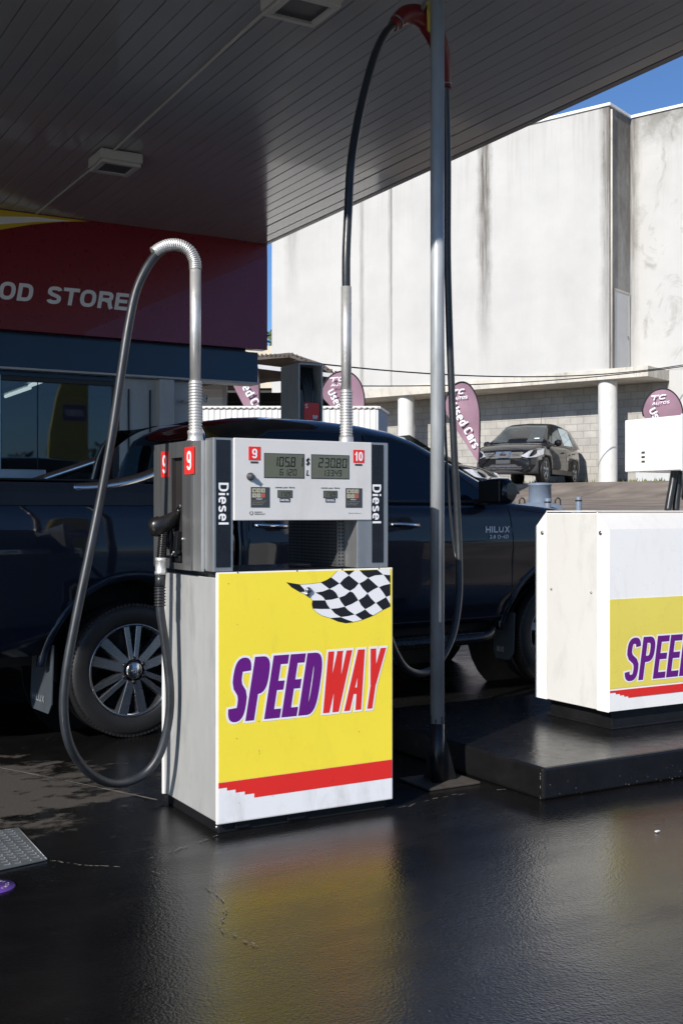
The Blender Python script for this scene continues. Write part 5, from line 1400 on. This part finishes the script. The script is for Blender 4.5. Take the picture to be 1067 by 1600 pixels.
        for k in range(13):
            a = -1 + 2 * k / 12; y = a * .80; x = 2.12 - .30 * abs(a) ** 3
            zt = .455 if abs(a) < .7 else .455 + (abs(a) - .7) * .25
            secs.append([(x - .06, y, .22), (x + .03, y, .25), (x + .035, y, .33), (x - .0, y, zt), (x - .08, y, zt + .01)])
        mb.loft(secs, closed=True); bp = mb.build("bumper", pm("bumper_grey", (.055, .055, .06), .5), t)
        mb = MB(); mb.box(2.10, 2.158, -.50, .50, .30, .40); mb.build("air_intake", M['dark'], bp, bevel=.02)
        mb = MB(); mb.box(2.15, 2.166, -.52, .52, .345, .357); mb.box(2.15, 2.166, -.50, .50, .39, .40); mb.build("intake_bar", M['rim'], bp)
        for s_ in (1, -1):
            mb = MB(); mb.lathe((2.06, s_ * .63, .36), (1, s_ * .35, 0), [(.05, 0), (.048, .02), (.001, .022)], 14); mb.build("fog_lamp", M['label_grey'], bp)
        for s_ in (1, -1):
            mb = MB()
            for q in ([(-.46, 1.0), (-.46, .6), (-.5, .30)], [(.72, .97), (.78, .7), (.74, .34)], [(-1.45, .98), (-1.28, .8), (-.98, .55)]):
                mb.ribbon([(x, s_ * (.890 if z < .7 else .890 - (z - .7) * .19), z) for x, z in q], (0, s_, 0), .012)
            mb.build("door_seam", M['dark'], t, merge=False)
            for x in (-.30, -1.2):
                mb = MB(); mb.box(x, x + .16, min(s_ * .86, s_ * .905), max(s_ * .86, s_ * .905), .80, .83); mb.build("door_handle", M['black_paint_car'], t, bevel=.005)
            mb = MB(); mb.box(-.92, .92, min(s_ * .86, s_ * .90), max(s_ * .86, s_ * .90), .24, .36); mb.build("side_skirt", M['trim'], t, bevel=.01)
        mb = MB(); mb.tube([(-1.0, 0, 1.59), (-1.12, 0, 1.98)], .006, 6); mb.build("aerial", M['trim'], t)
        for y in (.34, -.34):
            mb = MB(); mb.box(-.55, -.42, y - .20, y + .20, .95, 1.30); mb.box(-.50, -.44, y - .10, y + .10, 1.31, 1.46); mb.build("seat", pm("seat_grey", (.10, .10, .10), .8), t, bevel=.03)
    else:
        mb = MB(); mb.box(2.03, 2.09, -.45, .45, .40, .55); mb.build("grille", M['trim'], t, bevel=.01)
    return t
M['tint_screen'] = glass_mat("windscreen_glass", (.03, .035, .035), .45, .03)
def RVw(l, d): return V3(.5 * d + .8660254 * l, .8660254 * d - .5 * l, 0)
def car_rot(th):
    f = V3(0, 0, 0) - RVw(math.sin(R(th)), math.cos(R(th))); return math.atan2(f.y, f.x)
th = 27
# the front-left tyre stands at l=5.42, d=29.8 (metres right of and away from the viewpoint)
fl = RVw(5.33, 29.9); rot = car_rot(th); f = V3(math.cos(rot), math.sin(rot), 0); lf = V3(-f.y, f.x, 0)
cpos = fl - f * 1.315 - lf * .86; cpos.z = lot_z(cpos.x, cpos.y) - .04
q1 = small_car("parked_car", "black compact crossover car facing the road beside the block wall", cpos, rot)
q1.scale = (1.04, 1.03, 1.07)
rot2 = car_rot(-66)
nose = RVw(3.50, 26.0); f = V3(math.cos(rot2), math.sin(rot2), 0); cpos = nose - f * 1.86; cpos.z = lot_z(cpos.x, cpos.y) - .02
c2 = small_car("parked_coupe", "low dark car whose nose shows just above the pickup's windscreen pillar", cpos, rot2, False)
c2.scale = (.88, .88, .84)

# ================================================================ TEARDROP FLAGS
def flag(label, tip, H, Wd, yaw, mirror=False, words=True):
    """tip = bottom point of the cloth; pole on the right side (local +x), cloth leaning to the left"""
    t = thing("teardrop_flag", label, "flag", (tip[0], tip[1], lot_z(tip[0], tip[1])), yaw, "purple used-car flags")
    z0 = tip[2] - t.location.z
    edge = [(0, 0), (.02, .25), (.03, .5), (.01, .68), (-.08, .84), (-.26, .955), (-.48, .99), (-.70, .955), (-.88, .85), (-.98, .72), (-.95, .62)]
    E = [(p.x * Wd, p.y * H) for p in spline([(a, b_, 0) for a, b_ in edge], 5)]
    def pt(a, b_, off=0): return (a, -.02 * math.sin(b_ * 7) - .025 * math.sin(a * 9 + b_ * 3) + off, z0 + b_)
    mb = MB()
    n = len(E)
    left = [(E[-1][0] * (1 - k / 12), E[-1][1] * (1 - k / 12)) for k in range(13)]
    # grid between inner edge and pole edge
    secs = []
    for k in range(25):
        s_ = k / 24
        a = E[min(n - 1, int(s_ * (n - 1)))]
        secs.append(a)
    rows = 26; vs = []
    def span(b_):
        # x-range of the cloth at height b_
        xs_ = []
        loop = E + [(0, 0)]
        for (x0, y0), (x1, y1) in zip(loop, loop[1:]):
            if (y0 - b_) * (y1 - b_) <= 0 and y0 != y1: xs_.append(x0 + (x1 - x0) * (b_ - y0) / (y1 - y0))
        return (min(xs_), max(xs_)) if xs_ else (0, 0)
    hh_ = [H * .985 * k / rows for k in range(rows + 1)]
    for b_ in hh_:
        a0, a1 = span(max(.001, b_))
        for j in range(9): vs.append(pt(a0 + (a1 - a0) * j / 8, b_))
    mb._add(vs, [(i * 9 + j, i * 9 + j + 1, (i + 1) * 9 + j + 1, (i + 1) * 9 + j) for i in range(rows) for j in range(8)], True)
    cl = mb.build("cloth", M['flag'], t)
    mb = MB(); mb.tube([pt(a, b_, 0) for a, b_ in E], .018 * H / 1.8, 8); mb.tube([(0, 0, z0 + .02), (-.0, 0, 0.0)], .014, 8); mb.build("pole", M['dark'], t)
    if words:
        dirv = V3(.55, 0, -1).normalized(); up = V3(1, 0, .55).normalized()
        if mirror: pass
        o_ = V3(-.84 * Wd, -.06, z0 + .70 * H)
        letters("lettering", "Used Cars", M['white_print'], cl, o_, dirv, up, .60 * H, .105 * H, 0, .2, .17, .10)
        letters("lettering", "TC", M['white_print'], cl, (-.80 * Wd, -.06, z0 + .83 * H), (1, 0, .10), (0, 0, 1), .42 * Wd, .065 * H, .35, .26, .24, .1)
        letters("lettering", "AUTOS", M['white_print'], cl, (-.76 * Wd, -.06, z0 + .77 * H), (1, 0, .10), (0, 0, 1), .44 * Wd, .036 * H, .2, .22, .2, .12)
    return t
FY = R(-30)
flag("purple teardrop flag reading Used Cars, right of the steel pole", (15.70, 20.96, 2.30), 1.87, .80, FY)
flag("purple teardrop flag behind the white pump's raised head box", (16.85, 15.95, 2.15), 1.46, .80, FY)
flag("pale purple flag glimpsed under the shop's navy header band", (8.12, 16.75, 2.45), 1.35, .45, R(-20))
flag("purple flag behind the right-hand hose mast of the yellow pump", (9.62, 15.95, 2.35), 1.15, .70, R(-30))
flag("narrow purple flag edge just right of the grey hose cabinet", (9.02, 16.40, 2.35), 1.10, .50, R(-30), words=False)

# ================================================================ TANK, BOLLARDS
t = thing("fuel_tank", "squat blue-grey tank dome with a capped turret behind the pickup's bonnet", "tank", (10.40, 12.47, lot_z(10.4, 12.47) - .02))
mb = MB(); mb.lathe((0, 0, 0), (0, 0, 1), [(.36, 0), (.36, .06), (.34, .10), (.28, .15), (.17, .185), (.165, .19)], 32); mb.build("dome", M['tank'], t)
mb = MB(); mb.lathe((0, 0, 0), (0, 0, 1), [(.16, .18), (.155, .42), (.165, .425), (.165, .445), (.12, .46), (.001, .465)], 28); mb.build("turret", M['tank'], t)
for s_ in (-1, 1):
    mb = MB(); c = V3(s_ * .25 * .866, -s_ * .25 * .5, .15); mb.tube(spline([c + V3(-.03, .02, 0), c + V3(-.028, .018, .07), c + V3(0, 0, .10), c + V3(.028, -.018, .07), c + V3(.03, -.02, 0)], 4), .010, 8); mb.build("lifting_lug", M['trim'], t)
for (x, y, lab, h) in ((10.87, 12.2, "short blue-grey bollard to the right of the capped tank", .27), (10.16, 12.02, "short blue-grey bollard in front of the capped tank", .27)):
    t = thing("bollard", lab, "bollard", (x, y, lot_z(x, y) - .05), 0, "short posts by the tank")
    mb = MB(); mb.lathe((0, 0, 0), (0, 0, 1), [(.044, 0), (.044, h), (.040, h + .012), (.001, h + .016)], 18); mb.build("post", M['tank'], t)
    mb = MB(); mb.lathe((0, 0, 0), (0, 0, 1), [(.048, h - .05), (.048, h - .03)], 18); mb.build("band", M['trim'], t)

# ================================================================ GREY HOSE CABINET BEHIND THE PICKUP
t = thing("hose_cabinet", "tall grey hose cabinet with black hoses and red notice behind the pickup roof", "fuel pump", (4.45, 8.45, 0), world_coords=True)
mb = MB(); mb.box(4.385, 4.40, 8.30, 8.62, 0, 2.42); mb.box(4.405, 4.62, 8.60, 8.62, 0, 2.41); mb.box(4.605, 4.62, 8.31, 8.598, 0, 2.41); mb.box(4.402, 4.62, 8.30, 8.62, 2.412, 2.43)
mb.build("casing", M['grey_metal'], t, bevel=.003)
mb = MB(); mb.box(4.402, 4.604, 8.44, 8.45, 0, 2.22); mb.build("inner_sheet", M['offwhite'], t)
mb = MB(); mb.box(4.402, 4.604, 8.45, 8.46, 2.222, 2.41); mb.build("dark_recess", M['dark'], t)
for k, dx in enumerate((0, .03, .06, .09)):
    mb = MB(); mb.tube(spline([(4.44 + dx, 8.40, 2.34), (4.46 + dx * .8, 8.36, 2.25), (4.475 + dx * .5, 8.34, 2.10), (4.465 + dx * .3, 8.33, 1.9), (4.455 + dx * .2, 8.33, 1.5)], 5), .014, 8); mb.build("hose", M['rubber2'], t)
mb = MB(); mb.box(4.44, 4.58, 8.30, 8.306, 1.96, 2.10); n_ = mb.build("notice", M['red'], t)
letters("lettering", "S", M['white_print'], n_, (4.447, 8.299, 2.055), XU, ZU, .025, .035)
letters("lettering", "ne", M['white_print'], n_, (4.52, 8.299, 1.97), XU, ZU, .045, .04)

# ================================================================ WHITE CORRUGATED FENCE, CARPORT, HOUSE
a = V3(6.30, 15.99, 0); b_ = V3(8.97, 14.45, 0); c = V3(9.62, 15.23, 0)
def corr(p, q, z0, z1, mat, name, par, pitch=.085, amp=.012):
    d = (q - p); L = d.length; d.normalize(); nn = V3(d.y, -d.x, 0); mb = MB(); vs = []; n = int(L / pitch) * 4
    sh = [0, 1, 1, 0]
    for i in range(n + 1):
        w = p + d * (L * i / n) + nn * (amp * sh[i % 4]); vs += [w + V3(0, 0, z0), w + V3(0, 0, z1)]
    mb._add(vs, [(2 * i, 2 * i + 2, 2 * i + 3, 2 * i + 1) for i in range(n)]); return mb.build(name, mat, par, merge=False)
t = thing("corrugated_fence", "bright white corrugated steel fence with a return panel coloured as bluish shade behind the pickup", "fence", (0, 0, 0))
corr(a, b_, .6, 2.73, M['corr_white'], "front_sheet", t); corr(b_, c, .6, 2.73, M['corr_shade'], "return_sheet", t)
mb = MB()
for p, q in ((a, b_), (b_, c)):
    d = (q - p).normalized(); nn = V3(d.y, -d.x, 0); m_ = (p + q) / 2
    mb.obox(m_ + nn * .004 + V3(0, 0, 2.755), d * ((q - p).length / 2), nn * .028, (0, 0, .018))
mb.build("cap_rail", M['corr_white'], t)
mb = MB(); d = (b_ - a).normalized(); nn = V3(d.y, -d.x, 0); L = (b_ - a).length; k = .03
while k < L: 
    p = a + d * k + nn * .0335; mb.obox(p + V3(0, 0, 2.744), d * .018, nn * .001, (0, 0, .006)); k += .085
mb.build("rail_slots", M['trim'], t, merge=False)
t = thing("carport", "open-fronted dark carport with rusty corrugated roof behind the fence", "shed", (9.48, 17.62, 1.30), R(-30), world_coords=False)
cw = lambda x, y, z: (x, y, z)
mb = MB(); pr = [(-2.6, 2.30), (-.9, 2.60), (-.30, 2.66), (.28, 2.47), (.62, 2.20), (.66, 2.12), (.28, 2.38), (-.30, 2.58), (-.9, 2.53), (-2.6, 2.22)]
mb.prism([(x, -.2, z) for x, z in pr], (0, 3.4, 0)); mb.build("roof", M['rust_roof'], t)
mb = MB()
x = -2.5
while x < .6:
    z = 2.32 + (x + 2.6) * .17 if x < -.9 else (2.62 if x < -.3 else 2.66 - (x + .3) * .42)
    mb.tube([(x, -.22, z), (x, 3.2, z)], .022, 6); x += .075
mb.build("roof_ribs", M['rust_roof'], t, merge=False)
mb = MB(); mb.box(-2.6, .55, 3.0, 3.1, -.5, 2.3); mb.box(.48, .56, .3, 3.0, -.5, 2.15); mb.build("wall", M['dark_shed'], t)
z = 0; mb = MB()
while z < 2.2: mb.box(-2.6, .47, 2.975, 2.999, z, z + .03); z += .14
mb.build("wall_boards", pm("shed_boards", (.06, .058, .055), .6), t, merge=False)
mb = MB(); mb.obox((-.45, -.28, 2.36), (1.0, 0, -.12), (0, .02, 0), (0, 0, .035)); mb.build("fascia_beam", M['offwhite'], t)
mb = MB(); mb.tube([(.60, -.15, -.6), (.60, -.15, 2.15)], .03, 8); mb.build("post", pm("rust_brown", (.14, .05, .03), .7), t)
t = thing("weatherboard_house", "white weatherboard house wall with a red-trimmed doorway beyond the fence", "house", (8.75, 20.4, 1.3), R(-30))
mb = MB(); z = .9; 
while z < 2.5: mb.obox((-1.6, 0, z), (2.0, 0, 0), (0, .012, .0), (0, .012, .085)); z += .16
mb.box(-3.6, .40, .03, .12, -1, 2.6); mb.build("wall", M['corr_white'], t, merge=False)
mb = MB(); mb.box(-.25, .34, -.04, -.015, -.5, 1.72); dd = mb.build("doorway", M['dark_shed'], t)
mb = MB(); mb.box(-.25, -.17, -.06, -.041, -.5, 1.72); mb.build("door_trim", M['red'], dd)
mb = MB(); mb.box(.34, .42, -.06, .13, -1, 2.6); mb.build("corner_board", M['offwhite'], t)
t = thing("cottage", "cream and brown house wall seen between the shop sign and the warehouse", "house", (20.3, 38.5, 1.5), R(-30))
mb = MB(); mb.box(-3, .25, 0, 4, -1, 5.6); mb.build("wall", M['dark_shed'], t)
mb = MB(); mb.box(-3, .28, -.15, 4.1, 5.62, 6.0); mb.box(-3, .26, -.12, -.02, 4.4, 4.9); mb.build("gutter_board", M['cream_wall'], t)

# ================================================================ TREES
def tree(label, loc, H, r, seed, group=None, n=900, leaf=.28):
    random.seed(seed)
    t = thing("tree", label, "tree", loc, 0, group)
    mb = MB(); tr = [(0, 0, 0), (.1, .05, H * .25), (-.05, .1, H * .5), (.05, 0, H * .75)]
    mb.tube(spline(tr, 4), [.20 * H / 8 * (1 - i / 16) + .03 for i in range(13)], 8)
    cl = []
    for k in range(12):
        a = random.uniform(0, 6.28); z = random.uniform(.4, .92) * H; rr_ = r * random.uniform(.3, .9) * math.sin(min(1, (z / H)) * math.pi * .85 + .2)
        c = V3(math.cos(a) * rr_, math.sin(a) * rr_, z); cl.append((c, r * random.uniform(.3, .5)))
        mb.tube([(0, 0, z * .7), tuple(c * .6 + V3(0, 0, z * .35)), tuple(c)], [.06, .04, .015], 6)
    mb.build("trunk", M['bark'], t, merge=False)
    mb = MB()
    for i in range(n):
        c, cr = random.choice(cl); d = V3(random.gauss(0, 1), random.gauss(0, 1), random.gauss(0, .8)).normalized() * cr * random.uniform(.5, 1.08)
        p = c + d; s_ = leaf * random.uniform(.5, 1.2)
        u = V3(random.gauss(0, 1), random.gauss(0, 1), random.gauss(0, 1)).normalized(); v = u.cross(V3(random.gauss(0, 1), random.gauss(0, 1), random.gauss(0, 1))).normalized()
        mb.poly([p - u * s_, p + v * s_ * .45, p + u * s_, p - v * s_ * .45])
    mb.build("crown", M['foliage'], t, merge=False)
    return t
tree("green tree top between the shop sign and the warehouse", (21.3, 44.0, 2.0), 7.3, 2.6, 4, n=1600)
random.seed(21)
k = 0
for (x, y, h) in ((-30, -34, 3.6), (-20, -40, 4.5), (-10, -44, 4), (0, -42, 4.6), (5, -44, 3.8), (10, -46, 4.6), (15, -43, 4.2), (20, -45, 5.2), (26, -43, 4.4), (32, -40, 5), (-40, -28, 4), (38, -38, 4.4), (46, -34, 5), (52, -24, 5)):
    k += 1
    tree("bushy tree across the road behind the viewpoint", (x, y, 0), h, h * .62, 30 + k, "trees across the road", n=700, leaf=.24)

# ================================================================ WIRES ACROSS THE WAREHOUSE
def wire(label, p, q, sag, r=.011):
    P = []
    for i in range(25):
        s_ = i / 24; w = Vector(p) * (1 - s_) + Vector(q) * s_; w.z -= sag * 4 * s_ * (1 - s_); P.append(w)
    mb = MB(); mb.tube(P, r, 6); o = mb.build("overhead_wire", M['dark']); tag(o, label, "wire", "wires across the warehouse")
wire("upper thin black wire sagging across the foot of the warehouse wall", (8.36, 15.96, 3.58), (24.5, 21.2, 5.45), .42, .012)
wire("lower thin black wire running just above the concrete ledge", (12.5, 22.5, 4.05), (26.0, 22.0, 5.6), .28, .013)

# ================================================================ PRICE SIGN (seen only as a reflection in the shop window)
t = thing("price_sign", "tall yellow price sign across the forecourt, reflected in the shop window", "sign", (7.35, -5.0, 0), R(180))
mb = MB(); mb.prism([(.45, 0, 2.1), (-.45, 0, 2.1), (-.45, 0, 4.3), (-.2, 0, 4.55), (.05, 0, 4.3), (.25, 0, 3.7), (.40, 0, 2.9)], (0, .12, 0)); mb.build("board", M['fascia_yellow'], t)
mb = MB(); mb.box(-.40, .12, -.012, -.002, 3.2, 3.55); q = mb.build("logo_panel", M['purple'], t)
letters("lettering", "SPEEDWAY", M['white_print'], q, (-.36, -.014, 3.3), (1, 0, 0), ZU, .44, .15, .17, .16, .15, .08)
mb = MB(); mb.box(-.30, -.18, .02, .10, 0, 2.098); mb.box(.18, .30, .02, .10, 0, 2.098); mb.build("legs", M['galv'], t)
